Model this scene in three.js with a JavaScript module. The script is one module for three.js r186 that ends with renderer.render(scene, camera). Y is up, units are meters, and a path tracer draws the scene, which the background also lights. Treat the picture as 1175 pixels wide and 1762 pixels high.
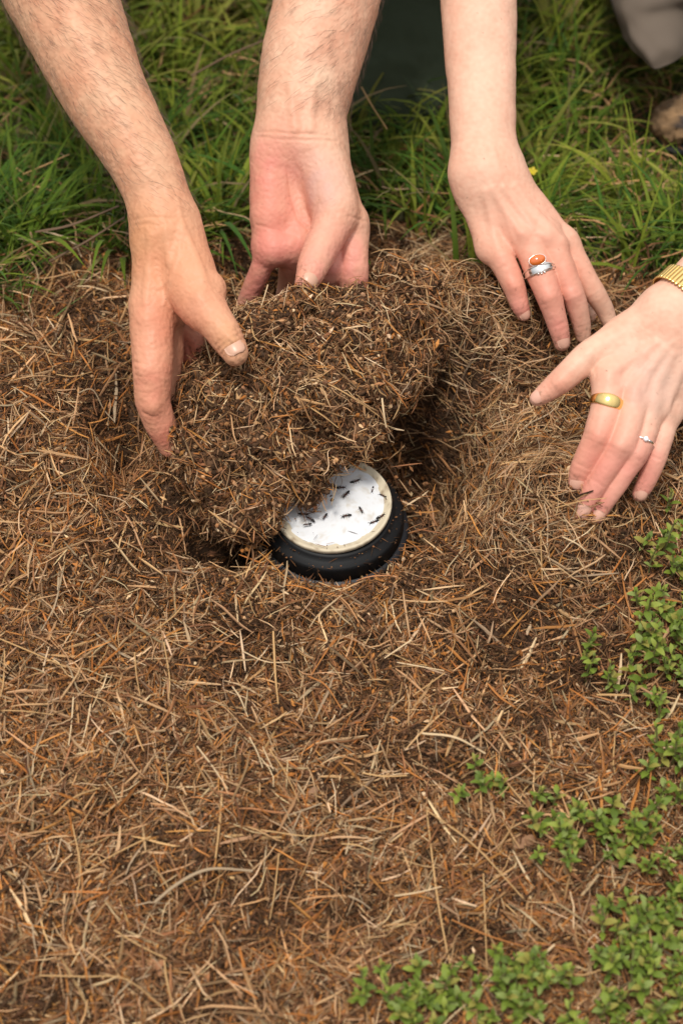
import * as THREE from 'three';
import { ImprovedNoise } from 'three/addons/math/ImprovedNoise.js';
import { mergeGeometries } from 'three/addons/utils/BufferGeometryUtils.js';

// ---------------------------------------------------------------- camera, sky, sun, exposure
const scene = new THREE.Scene();
const camera = new THREE.PerspectiveCamera(32.41, 682 / 1024, 0.05, 400);
camera.position.set(...[0,1.0638,0.8311]);
camera.lookAt(0, 0, 0);
camera.focus = 1.335;
camera.userData.fStop = 5;
const renderer = new THREE.WebGLRenderer({ antialias: true });
renderer.toneMapping = THREE.LinearToneMapping;
renderer.toneMappingExposure = 1.68;
renderer.shadowMap.enabled = true;
{
  const W = 256, H = 128, data = new Float32Array(W * H * 4);
  for (let j = 0; j < H; j++) {
    const el = (j / (H - 1) - 0.5) * Math.PI;                       // row 0 looks straight down
    const s = Math.max(0, Math.sin(el));
    const L = el > 0 ? 0.12 + 0.63 * s : 0.1;                       // overcast sky: the zenith brighter than the horizon
    for (let i = 0; i < W; i++) {
      const o = (j * W + i) * 4, az = i / W * Math.PI * 2;
      const c = 1 + 0.05 * Math.sin(az * 3 + 1.3) * Math.sin(el * 5) + 0.04 * Math.sin(az * 7 + el * 9);
      data[o] = L * c * 0.99; data[o + 1] = L * c; data[o + 2] = L * c * 1.03; data[o + 3] = 1;
    }
  }
  const sky = new THREE.DataTexture(data, W, H, THREE.RGBAFormat, THREE.FloatType);
  sky.mapping = THREE.EquirectangularReflectionMapping; sky.magFilter = THREE.LinearFilter; sky.needsUpdate = true;
  scene.background = sky; scene.environment = sky;
}
const sun = new THREE.DirectionalLight(new THREE.Color(1, 0.95, 0.87), 1.5);
sun.position.set(-0.35, 3, 0.45); sun.target.position.set(0, 0, 0);
sun.castShadow = true; sun.shadow.radius = 20; sun.shadow.mapSize.set(2048, 2048);
Object.assign(sun.shadow.camera, { left: -1, right: 1, top: 1, bottom: -1, near: 0.5, far: 6 });
scene.add(sun, sun.target);

// ---------------------------------------------------------------- helpers
function rng(a) { return () => { a = (a + 0x6d2b79f5) | 0; let t = Math.imul(a ^ (a >>> 15), 1 | a); t = (t + Math.imul(t ^ (t >>> 7), 61 | t)) ^ t; return ((t ^ (t >>> 14)) >>> 0) / 4294967296; }; }
const N = new ImprovedNoise();
const noise = (x, y, z) => N.noise(x + 31.7, y + 11.3, z + 57.1);
const clamp = (x, a, b) => Math.min(b, Math.max(a, x));
const ss = (a, b, x) => { const t = clamp((x - a) / (b - a), 0, 1); return t * t * (3 - 2 * t); };
const V = (a) => new THREE.Vector3(a[0], a[1], a[2]);
const taken = new Map();
const numbered = (n) => { const k = taken.get(n) ?? 0; taken.set(n, k + 1); return k ? n + '_' + String(k).padStart(3, '0') : n; };
function tag(o, label, category, group, kind) { Object.assign(o.userData, { label, category }); if (group) o.userData.group = group; if (kind) o.userData.kind = kind; return o; }
function top(o, name) { o.name = numbered(name); scene.add(o); return o; }
function part(name, geo, mat, parent) { const m = new THREE.Mesh(geo, mat); m.name = name; m.castShadow = m.receiveShadow = true; parent.add(m); return m; }
const lin = (r, g, b) => new THREE.Color().setRGB(r, g, b);
const std = (r, g, b, rough = 0.8, more = {}) => new THREE.MeshPhysicalMaterial({ color: lin(r, g, b), roughness: rough, ...more });

// ---------------------------------------------------------------- distance fields -> one continuous mesh (surface nets)
const smin = (a, b, k) => { const h = Math.max(k - Math.abs(a - b), 0) / k; return Math.min(a, b) - h * h * k * 0.25; };
// a bone runs from a to b ([x, y, z, radius]); fl = [nx, ny, nz, s] flattens its cross-section along n to s times the radius
function bone(a, b, fl) {
  const ax = a[0], ay = a[1], az = a[2], bx = b[0] - ax, by = b[1] - ay, bz = b[2] - az, ll = bx * bx + by * by + bz * bz || 1e-9, ra = a[3], dr = b[3] - a[3];
  const inv = fl ? 1 / fl[3] - 1 : 0, sc = fl ? Math.min(1, (fl[3] + 1) / 2) : 1;
  return (x, y, z) => {
    const px = x - ax, py = y - ay, pz = z - az;
    let t = (px * bx + py * by + pz * bz) / ll; t = t < 0 ? 0 : t > 1 ? 1 : t;
    let qx = px - bx * t, qy = py - by * t, qz = pz - bz * t;
    if (fl) { const m = (qx * fl[0] + qy * fl[1] + qz * fl[2]) * inv; qx += fl[0] * m; qy += fl[1] * m; qz += fl[2] * m; }
    return (Math.sqrt(qx * qx + qy * qy + qz * qz) - ra - dr * t) * sc;
  };
}
function chain(joints, k, fl, sub = 4) {                       // a smooth limb through its joints (radii too), skipped fast from afar
  const J = [], n = joints.length;
  for (let i = 0; i + 1 < n; i++) for (let q = 0; q < sub; q++) {
    const t = q / sub, p = [joints[Math.max(0, i - 1)], joints[i], joints[i + 1], joints[Math.min(n - 1, i + 2)]];
    J.push([0, 1, 2, 3].map((c) => { const [a, b, d, e] = p.map((v) => v[c]), m0 = (d - a) * 0.4, m1 = (e - b) * 0.4, t2 = t * t, t3 = t2 * t; return (2 * t3 - 3 * t2 + 1) * b + (t3 - 2 * t2 + t) * m0 + (3 * t2 - 2 * t3) * d + (t3 - t2) * m1; }));
  }
  J.push(joints[n - 1]);
  const bs = []; for (let i = 0; i + 1 < J.length; i++) bs.push(bone(J[i], J[i + 1], fl));
  const [lo, hi] = boundsOf(J, 0), cx = (lo[0] + hi[0]) / 2, cy = (lo[1] + hi[1]) / 2, cz = (lo[2] + hi[2]) / 2, R = Math.hypot(hi[0] - lo[0], hi[1] - lo[1], hi[2] - lo[2]) / 2;
  return (x, y, z) => {
    const far = Math.sqrt((x - cx) * (x - cx) + (y - cy) * (y - cy) + (z - cz) * (z - cz)) - R; if (far > 0.03) return far;
    let d = 1e9; for (let i = 0; i < bs.length; i++) { const e = bs[i](x, y, z); if (e < d) d = e; } return d;
  };
}
function blend(list, k) { return (x, y, z) => { let d = list[0](x, y, z); for (let i = 1; i < list.length; i++) d = smin(d, list[i](x, y, z), k); return d; }; }
function boundsOf(pts, pad) {
  const lo = [1e9, 1e9, 1e9], hi = [-1e9, -1e9, -1e9];
  for (const p of pts) for (let i = 0; i < 3; i++) { lo[i] = Math.min(lo[i], p[i] - p[3] - pad); hi[i] = Math.max(hi[i], p[i] + p[3] + pad); }
  return [lo, hi];
}
function meshField(f, [lo, hi], cell, colorAt, fine) {
  const n = [0, 1, 2].map((i) => Math.ceil((hi[i] - lo[i]) / cell) + 2), [nx, ny, nz] = n, sxy = nx * ny;
  const val = new Float32Array(nx * ny * nz), B = 8, reach = cell * B * 0.87 * 1.35 + 0.003;
  for (let bk = 0; bk < nz; bk += B) for (let bj = 0; bj < ny; bj += B) for (let bi = 0; bi < nx; bi += B) {
    const d = f(lo[0] + (bi + B / 2) * cell, lo[1] + (bj + B / 2) * cell, lo[2] + (bk + B / 2) * cell), skip = Math.abs(d) > reach;
    for (let k = bk; k < Math.min(nz, bk + B); k++) for (let j = bj; j < Math.min(ny, bj + B); j++) for (let i = bi; i < Math.min(nx, bi + B); i++)
      val[i + j * nx + k * sxy] = skip ? d : f(lo[0] + i * cell, lo[1] + j * cell, lo[2] + k * cell);
  }
  const pos = [], idx = [], at = new Map();
  for (let k = 0; k < nz - 1; k++) for (let j = 0; j < ny - 1; j++) for (let i = 0; i < nx - 1; i++) {
    const o = i + j * nx + k * sxy;
    let m = 0; const c = [val[o], val[o + 1], val[o + nx], val[o + nx + 1], val[o + sxy], val[o + sxy + 1], val[o + sxy + nx], val[o + sxy + nx + 1]];
    for (let q = 0; q < 8; q++) if (c[q] < 0) m |= 1 << q;
    if (m === 0 || m === 255) continue;
    let x = 0, y = 0, z = 0, e = 0;
    for (const [p, q] of EDGES) if ((c[p] < 0) !== (c[q] < 0)) {
      const t = c[p] / (c[p] - c[q]);
      x += (p & 1) + t * ((q & 1) - (p & 1)); y += ((p >> 1) & 1) + t * (((q >> 1) & 1) - ((p >> 1) & 1)); z += ((p >> 2) & 1) + t * (((q >> 2) & 1) - ((p >> 2) & 1)); e++;
    }
    at.set(o, pos.length / 3);
    pos.push(lo[0] + (i + x / e) * cell, lo[1] + (j + y / e) * cell, lo[2] + (k + z / e) * cell);
  }
  for (const [o] of at) {
    const i = o % nx, j = ((o / nx) | 0) % ny, k = (o / sxy) | 0, a = val[o] < 0;
    for (const [s, u, v, ok] of [[1, nx, sxy, j && k], [nx, sxy, 1, i && k], [sxy, 1, nx, i && j]]) {
      if (!ok || a === (val[o + s] < 0)) continue;
      const q = [at.get(o), at.get(o - u), at.get(o - u - v), at.get(o - v)];
      if (q.some((t) => t === undefined)) continue;
      if (a) idx.push(q[0], q[1], q[2], q[0], q[2], q[3]); else idx.push(q[0], q[2], q[1], q[0], q[3], q[2]);
    }
  }
  const nor = new Float32Array(pos.length), col = new Float32Array(pos.length), e = cell * 0.8, g = fine ?? f;
  for (let v = 0; v < pos.length; v += 3) {
    let [x, y, z] = [pos[v], pos[v + 1], pos[v + 2]];
    let gx = f(x + e, y, z) - f(x - e, y, z), gy = f(x, y + e, z) - f(x, y - e, z), gz = f(x, y, z + e) - f(x, y, z - e), l = Math.hypot(gx, gy, gz) || 1;
    const d = f(x, y, z); x -= gx / l * d; y -= gy / l * d; z -= gz / l * d;
    pos[v] = x; pos[v + 1] = y; pos[v + 2] = z;
    if (fine) { gx = g(x + e, y, z) - g(x - e, y, z); gy = g(x, y + e, z) - g(x, y - e, z); gz = g(x, y, z + e) - g(x, y, z - e); l = Math.hypot(gx, gy, gz) || 1; }
    nor[v] = gx / l; nor[v + 1] = gy / l; nor[v + 2] = gz / l;
    if (colorAt) { const c = colorAt(x, y, z); col[v] = c[0]; col[v + 1] = c[1]; col[v + 2] = c[2]; }
  }
  const geo = new THREE.BufferGeometry();
  geo.setAttribute('position', new THREE.Float32BufferAttribute(pos, 3));
  geo.setAttribute('normal', new THREE.BufferAttribute(nor, 3));
  if (colorAt) geo.setAttribute('color', new THREE.BufferAttribute(col, 3));
  geo.setIndex(idx);
  return geo;
}
const EDGES = [[0, 1], [2, 3], [4, 5], [6, 7], [0, 2], [1, 3], [4, 6], [5, 7], [0, 4], [1, 5], [2, 6], [3, 7]];

// ---------------------------------------------------------------- the ground: ant mound with a dug hole, meadow around it
const BUMPS = [[0.06, 0.168, 0.02, 0.056, 0.072], [0.062, 0.118, -0.178, 0.062, 0.05], [0.026, -0.2, -0.05, 0.1, 0.12], [0.034, -0.02, -0.218, 0.1, 0.04], [-0.1, 0.084, -0.05, 0.031, 0.06], [-0.075, 0.052, -0.105, 0.038, 0.045], [-0.08, -0.088, 0.024, 0.034, 0.028], [-0.06, -0.168, -0.055, 0.024, 0.045], [-0.045, -0.09, -0.262, 0.03, 0.028], [-0.04, 0.034, -0.28, 0.022, 0.026], [0.008, 0.0, 0.105, 0.06, 0.025], [-0.014, -0.066, 0.118, 0.03, 0.016], [-0.01, 0.02, 0.15, 0.02, 0.012], [0.012, -0.16, 0.18, 0.08, 0.06], [0.01, 0.13, 0.21, 0.06, 0.04], [-0.018, 0.05, 0.25, 0.006, 0.008], [-0.016, 0.015, 0.193, 0.007, 0.008], [-0.014, 0.006, 0.322, 0.009, 0.006], [-0.012, -0.105, 0.265, 0.006, 0.006], [-0.012, -0.03, 0.235, 0.01, 0.007], [-0.014, 0.152, 0.163, 0.009, 0.007], [-0.012, -0.13, 0.33, 0.008, 0.006], [-0.014, 0.16, 0.105, 0.01, 0.008], [-0.012, -0.2, 0.11, 0.012, 0.007]];
function baseHeight(x, z) {
  let y = -0.035 * ss(0.05, 0.5, z) - 0.06 * ss(-0.2, -0.5, z) - 0.03 * ss(0.25, 0.6, Math.abs(x));
  for (const [A, cx, cz, sx, sz] of BUMPS) { const u = (x - cx) / sx, v = (z - cz) / sz, q = u * u + v * v; if (q < 12) y += A * Math.exp(-q); }
  const r = Math.hypot(x + 0.006, z + 0.006) + 0.006 * noise(x * 40, 0, z * 40);
  return y - 0.085 * (1 - ss(0.062, 0.088, r));
}
function height(x, z) {
  const far = Math.max(Math.abs(x), Math.abs(z)), k = 1 - ss(0.8, 2, far);
  return baseHeight(x, z) + k * (0.014 * noise(x * 17, 3, z * 17) + 0.011 * noise(x * 42, 7, z * 42) + 0.007 * noise(x * 100, 1, z * 100)) + (1 - k) * 0.25 * noise(x * 0.11, 5, z * 0.11);
}
function slope(x, z) { const e = 0.004; return new THREE.Vector3(height(x - e, z) - height(x + e, z), 2 * e, height(x, z - e) - height(x, z + e)).normalize(); }
// where the litter is loose straw, and where it is fresh dark crumbly nest matter
const STRAWY = [[0.0923,-0.2851], [0.0991,-0.1721], [0.1246,-0.145], [0.1351,-0.0821], [0.1493,-0.0106], [0.158,0.0357], [0.1342,0.0292]];
function strawy(x, z) { let s = 0; for (const [cx, cz] of STRAWY) s = Math.max(s, Math.exp(-((x - cx) ** 2 + (z - cz) ** 2) / 0.0016)); return s; }
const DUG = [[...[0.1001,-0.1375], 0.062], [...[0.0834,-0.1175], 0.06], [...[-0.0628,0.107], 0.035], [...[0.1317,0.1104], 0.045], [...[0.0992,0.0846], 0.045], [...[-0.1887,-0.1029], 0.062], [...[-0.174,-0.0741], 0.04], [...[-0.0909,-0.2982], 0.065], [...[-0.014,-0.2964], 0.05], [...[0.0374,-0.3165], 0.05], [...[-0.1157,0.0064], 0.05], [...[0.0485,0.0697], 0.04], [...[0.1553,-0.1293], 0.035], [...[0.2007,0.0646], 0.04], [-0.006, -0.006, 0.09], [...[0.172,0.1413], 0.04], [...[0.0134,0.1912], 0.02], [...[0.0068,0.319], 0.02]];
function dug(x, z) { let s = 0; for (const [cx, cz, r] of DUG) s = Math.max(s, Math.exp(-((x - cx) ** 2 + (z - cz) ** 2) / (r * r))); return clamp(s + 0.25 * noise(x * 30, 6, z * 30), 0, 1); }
// 1 on the needle mound, 0 in the meadow
function mound(x, z) {
  const back = -0.335 + 0.55 * x * x + 0.17 * Math.max(0, -x) + 0.22 * Math.max(0, x) + 0.04 * noise(x * 9, 2, z * 9) + 0.025 * noise(x * 28, 4, z * 28);
  return ss(-0.04, 0.035, z - back);
}
{
  const axis = (lo, hi, step, far) => { const a = []; for (let v = lo; v <= hi; v += step) a.push(v); let s = step; for (let v = hi; v < far;) { s *= 1.35; v += s; a.push(v); } s = step; for (let v = lo; v > -far;) { s *= 1.35; v -= s; a.unshift(v); } return a; };
  const xs = axis(-0.42, 0.42, 0.0024, 150), zs = axis(-0.5, 0.5, 0.0024, 150), pos = [], col = [], idx = [], n = xs.length;
  for (const z of zs) for (const x of xs) {
    pos.push(x, height(x, z), z);
    const m = mound(x, z), a = 0.5 + 0.5 * noise(x * 60, 4, z * 60), b = 0.5 + 0.5 * noise(x * 300, 8, z * 300), t = 0.55 + 0.5 * a + 0.35 * b;
    const soil = [0.085 * t, 0.044 * t, 0.022 * t], turf = [0.05 * t, 0.055 * t, 0.016 * t];
    for (let i = 0; i < 3; i++) col.push(soil[i] * m + turf[i] * (1 - m));
  }
  for (let j = 0; j + 1 < zs.length; j++) for (let i = 0; i + 1 < n; i++) { const o = j * n + i; idx.push(o, o + n, o + 1, o + 1, o + n, o + n + 1); }
  const geo = new THREE.BufferGeometry();
  geo.setAttribute('position', new THREE.Float32BufferAttribute(pos, 3)); geo.setAttribute('color', new THREE.Float32BufferAttribute(col, 3)); geo.setIndex(idx); geo.computeVertexNormals();
  const g = new THREE.Mesh(geo, new THREE.MeshStandardMaterial({ vertexColors: true, roughness: 0.95 }));
  g.receiveShadow = true;
  top(g, 'ground'); tag(g, 'brown soil of the ant mound with a dug hole, meadow around', 'ground', null, 'structure');
}

// ---------------------------------------------------------------- needle and straw pieces (shared shapes)
function ribbon(len, w, thick, seg, bend, side = 0, taper = 0.6) {     // a bent three-sided sliver along x, centred, length len
  const pos = [], idx = [];
  for (let i = 0; i <= seg; i++) {
    const t = i / seg, u = t * 2 - 1, x = len * 0.5 * u, y = bend * len * (1 - u * u), z = side * len * Math.sin(u * 2.6), k = 1 - taper * Math.pow(Math.abs(u), 3);
    pos.push(x, y + thick * k, z, x, y - thick * 0.5 * k, z + w * k, x, y - thick * 0.5 * k, z - w * k);
    if (i) { const b = (i - 1) * 3; for (let q = 0; q < 3; q++) { const r = (q + 1) % 3; idx.push(b + q, b + r, b + 3 + q, b + r, b + 3 + r, b + 3 + q); } }
  }
  idx.push(0, 2, 1, seg * 3, seg * 3 + 1, seg * 3 + 2);
  const g = new THREE.BufferGeometry(); g.setAttribute('position', new THREE.Float32BufferAttribute(pos, 3)); g.setIndex(idx);
  const flat = g.toNonIndexed(); flat.computeVertexNormals(); return flat;
}
function crumbShape(seed) {
  const r = rng(seed), g = new THREE.IcosahedronGeometry(0.5, 0), p = g.attributes.position, seen = new Map();
  for (let i = 0; i < p.count; i++) { const k = [p.getX(i), p.getY(i), p.getZ(i)].map((v) => v.toFixed(3)).join(); if (!seen.has(k)) seen.set(k, [0.6 + 0.7 * r(), 0.5 + 0.4 * r(), 0.6 + 0.6 * r()]); const s = seen.get(k); p.setXYZ(i, p.getX(i) * s[0], p.getY(i) * s[1], p.getZ(i) * s[2]); }
  g.deleteAttribute('uv'); g.computeVertexNormals(); return g;
}
const SHAPES = {
  needle: [ribbon(1, 0.025, 0.02, 3, 0.02), ribbon(1, 0.022, 0.018, 4, 0.07, 0.03), ribbon(1, 0.034, 0.016, 3, -0.03, 0.02)],
  straw: [ribbon(1, 0.016, 0.008, 5, 0.06, 0.06, 0.3), ribbon(1, 0.013, 0.007, 6, 0.1, -0.1, 0.3), ribbon(1, 0.019, 0.008, 5, -0.04, 0.09, 0.4)],
  fibre: [ribbon(1, 0.012, 0.007, 4, 0.05, 0.04, 0.3), ribbon(1, 0.010, 0.006, 5, 0.08, -0.07, 0.3), ribbon(1, 0.014, 0.007, 4, -0.02, 0.05, 0.4)],
  chip: [ribbon(1, 0.12, 0.05, 2, 0.05, 0, 0.7), ribbon(1, 0.2, 0.05, 2, 0.08, 0.03, 0.8)],
  crumb: [crumbShape(5), crumbShape(9)],
};
const litterMat = new THREE.MeshPhysicalMaterial({ color: 0xffffff, roughness: 0.85, specularIntensity: 0.25 });
const PALE = [[0.52, 0.315, 0.155], [0.45, 0.255, 0.12], [0.63, 0.435, 0.25], [0.38, 0.225, 0.115]];
const BROWN = [[0.25, 0.112, 0.047], [0.31, 0.146, 0.062], [0.185, 0.082, 0.037], [0.135, 0.062, 0.03], [0.28, 0.142, 0.068]];
const RUST = [[0.42, 0.165, 0.045], [0.48, 0.21, 0.06], [0.36, 0.135, 0.036]];
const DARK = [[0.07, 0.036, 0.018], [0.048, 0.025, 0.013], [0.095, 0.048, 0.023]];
const GREY = [[0.34, 0.24, 0.14], [0.28, 0.19, 0.11]];
function pick(r, mix) { let t = r(); for (const [p, set] of mix) { if (t < p) return set[(r() * set.length) | 0]; t -= p; } return DARK[0]; }
class Scatter {                                            // collects placed copies of one shape; build() makes one InstancedMesh
  constructor(geo, mat) { Object.assign(this, { geo, mat, list: [] }); }
  put(p, dir, nrm, s, c) { this.list.push([p, dir, nrm, s, c]); }
  build(name, parent) {
    const m = new THREE.InstancedMesh(this.geo, this.mat, this.list.length), M = new THREE.Matrix4(), X = new THREE.Vector3(), Y = new THREE.Vector3(), Z = new THREE.Vector3(), C = new THREE.Color();
    this.list.forEach(([p, dir, nrm, s, c], i) => {
      X.copy(dir).normalize(); Z.crossVectors(X, nrm).normalize(); Y.crossVectors(Z, X);
      const [sx, sy, sz] = Array.isArray(s) ? s : [s, s, s];
      M.makeBasis(X.clone().multiplyScalar(sx), Y.clone().multiplyScalar(sy), Z.clone().multiplyScalar(sz)).setPosition(p);
      m.setMatrixAt(i, M); m.setColorAt(i, C.setRGB(c[0], c[1], c[2]));
    });
    m.castShadow = m.receiveShadow = true;
    if (parent) { m.name = name; m.userData.kind = 'stuff'; parent.add(m); } else top(m, name);
    return m;
  }
}
const jitter = (r, c, a = 0.35) => { const k = 1 - a + 2 * a * r(); return [c[0] * k * (0.93 + 0.14 * r()), c[1] * k, c[2] * k * (0.9 + 0.2 * r())]; };

const inContainer = (x, z, y) => Math.hypot(x + 0.006, z + 0.006) < 0.0615 && y > -0.08;

// the litter that lies over the whole mound
{
  const r = rng(7), up = new THREE.Vector3(0, 1, 0);
  const sets = {
    needle: SHAPES.needle.map((g) => new Scatter(g, litterMat)), straw: SHAPES.fibre.map((g) => new Scatter(g, litterMat)),
    chip: SHAPES.chip.map((g) => new Scatter(g, litterMat)), crumb: SHAPES.crumb.map((g) => new Scatter(g, litterMat)),
  };
  const region = () => { const z = -0.40 + 0.92 * r(), w = 0.36 - 0.12 * ss(0, 0.45, z); return [(r() * 2 - 1) * (w + 0.05), z]; };
  const place = (kind, count, size, mix, lift, tilt, keep) => {
    for (let i = 0; i < count; i++) {
      const [x, z] = region(), m = mound(x, z);
      if (r() > m || !keep(x, z)) continue;
      const n = slope(x, z), L = size(r), y = height(x, z), a = r() * Math.PI * 2;
      const dir = new THREE.Vector3(Math.cos(a), 0, Math.sin(a)).projectOnPlane(n).normalize().addScaledVector(n, (r() * 2 - 1) * tilt).normalize();
      const nn = n.clone().add(new THREE.Vector3(r() - 0.5, r() - 0.5, r() - 0.5).multiplyScalar(0.9)).normalize();
      const p = new THREE.Vector3(x, y, z).addScaledVector(n, lift(r));
      if (inContainer(p.x, p.z, p.y)) continue;
      sets[kind][(r() * sets[kind].length) | 0].put(p, dir, nn, L, jitter(r, pick(r, mix(x, z))));
    }
  };
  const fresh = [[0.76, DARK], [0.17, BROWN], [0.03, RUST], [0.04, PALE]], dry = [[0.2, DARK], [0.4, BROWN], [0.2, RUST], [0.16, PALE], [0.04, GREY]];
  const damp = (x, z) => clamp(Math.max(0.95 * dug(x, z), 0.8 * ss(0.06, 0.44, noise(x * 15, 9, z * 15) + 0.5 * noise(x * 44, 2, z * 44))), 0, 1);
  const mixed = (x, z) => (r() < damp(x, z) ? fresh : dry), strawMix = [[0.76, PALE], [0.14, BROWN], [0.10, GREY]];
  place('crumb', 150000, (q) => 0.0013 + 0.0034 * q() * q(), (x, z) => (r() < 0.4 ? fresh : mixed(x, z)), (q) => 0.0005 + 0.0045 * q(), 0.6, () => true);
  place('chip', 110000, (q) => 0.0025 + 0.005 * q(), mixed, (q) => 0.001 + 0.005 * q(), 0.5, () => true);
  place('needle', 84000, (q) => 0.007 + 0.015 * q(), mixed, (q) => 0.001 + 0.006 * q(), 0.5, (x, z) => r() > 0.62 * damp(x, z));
  place('needle', 15000, (q) => 0.016 + 0.02 * q(), () => dry, (q) => 0.004 + 0.0045 * q(), 0.3, (x, z) => r() > 0.93 * damp(x, z));
  place('needle', 12000, (q) => 0.02 + 0.022 * q(), () => strawMix, (q) => 0.003 + 0.006 * q(), 0.3, (x, z) => r() < 0.45 && r() > 0.8 * damp(x, z));
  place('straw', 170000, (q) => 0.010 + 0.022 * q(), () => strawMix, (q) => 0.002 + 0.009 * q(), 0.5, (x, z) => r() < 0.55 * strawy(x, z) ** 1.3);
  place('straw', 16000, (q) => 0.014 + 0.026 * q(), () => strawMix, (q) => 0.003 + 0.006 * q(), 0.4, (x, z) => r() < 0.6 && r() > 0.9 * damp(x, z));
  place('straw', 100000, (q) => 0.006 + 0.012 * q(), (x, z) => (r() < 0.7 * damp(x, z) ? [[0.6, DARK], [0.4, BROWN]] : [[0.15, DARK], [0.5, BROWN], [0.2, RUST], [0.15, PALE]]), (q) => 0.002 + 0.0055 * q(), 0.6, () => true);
  // litter that has slid over the edge of the container
  for (let i = 0; i < 420; i++) {
    const a = (r() < 0.6 ? 0.2 + 1.3 * r() : r() * 2 - 0.6) * Math.PI * 0.5 * 1.0, rr = 0.057 + 0.022 * r(), x = -0.006 + Math.cos(a * 1.6) * rr, z = -0.006 + Math.sin(a * 1.6) * rr, th = r() * 6.283, k = r() < 0.6 ? 'needle' : r() < 0.5 ? 'chip' : 'crumb';
    const y = -0.03 + 0.022 * ss(0.056, 0.078, rr) + 0.006 * r();
    sets[k][(r() * sets[k].length) | 0].put(new THREE.Vector3(x, y, z), new THREE.Vector3(Math.cos(th), 0.5 * (r() - 0.4), Math.sin(th)), up, k === 'needle' ? 0.01 + 0.016 * r() : k === 'chip' ? 0.006 : 0.004, jitter(r, pick(r, dry)));
  }
  for (let i = 0; i < 90000; i++) {                               // the mound goes on to both sides and towards the front
    const x = (r() * 2 - 1) * 0.95, z = -0.3 + 1.25 * r(); if (Math.abs(x) < 0.36 - 0.1 * ss(0, 0.45, z) && z < 0.5) continue; if (r() > mound(x, z)) continue;
    const a = r() * 6.283, k = r() < 0.5 ? 'needle' : r() < 0.6 ? 'chip' : 'crumb';
    sets[k][(r() * sets[k].length) | 0].put(new THREE.Vector3(x, height(x, z) + 0.001 + 0.006 * r(), z), new THREE.Vector3(Math.cos(a), 0.4 * (r() - 0.5), Math.sin(a)), slope(x, z), k === 'needle' ? 0.016 + 0.022 * r() : k === 'chip' ? 0.005 + 0.006 * r() : 0.002 + 0.004 * r(), jitter(r, pick(r, r() < 0.3 ? fresh : dry)));
  }
  const L = { needle: ['needle_litter', 'layer of reddish brown conifer needles covering the ant mound', 'needle litter'], straw: ['straw_litter', 'loose pale dry grass straw tangled over the ant mound', 'straw litter'], chip: ['bark_litter', 'small flat brown bark and bud scale bits on the mound', 'bark litter'], crumb: ['soil_crumbs', 'dark brown crumbs of soil between the needles', 'soil'] };
  for (const k in sets) for (const s of sets[k]) { const o = s.build(L[k][0]); tag(o, L[k][1], L[k][2], 'loose litter on the mound', 'stuff'); }
}

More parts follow.
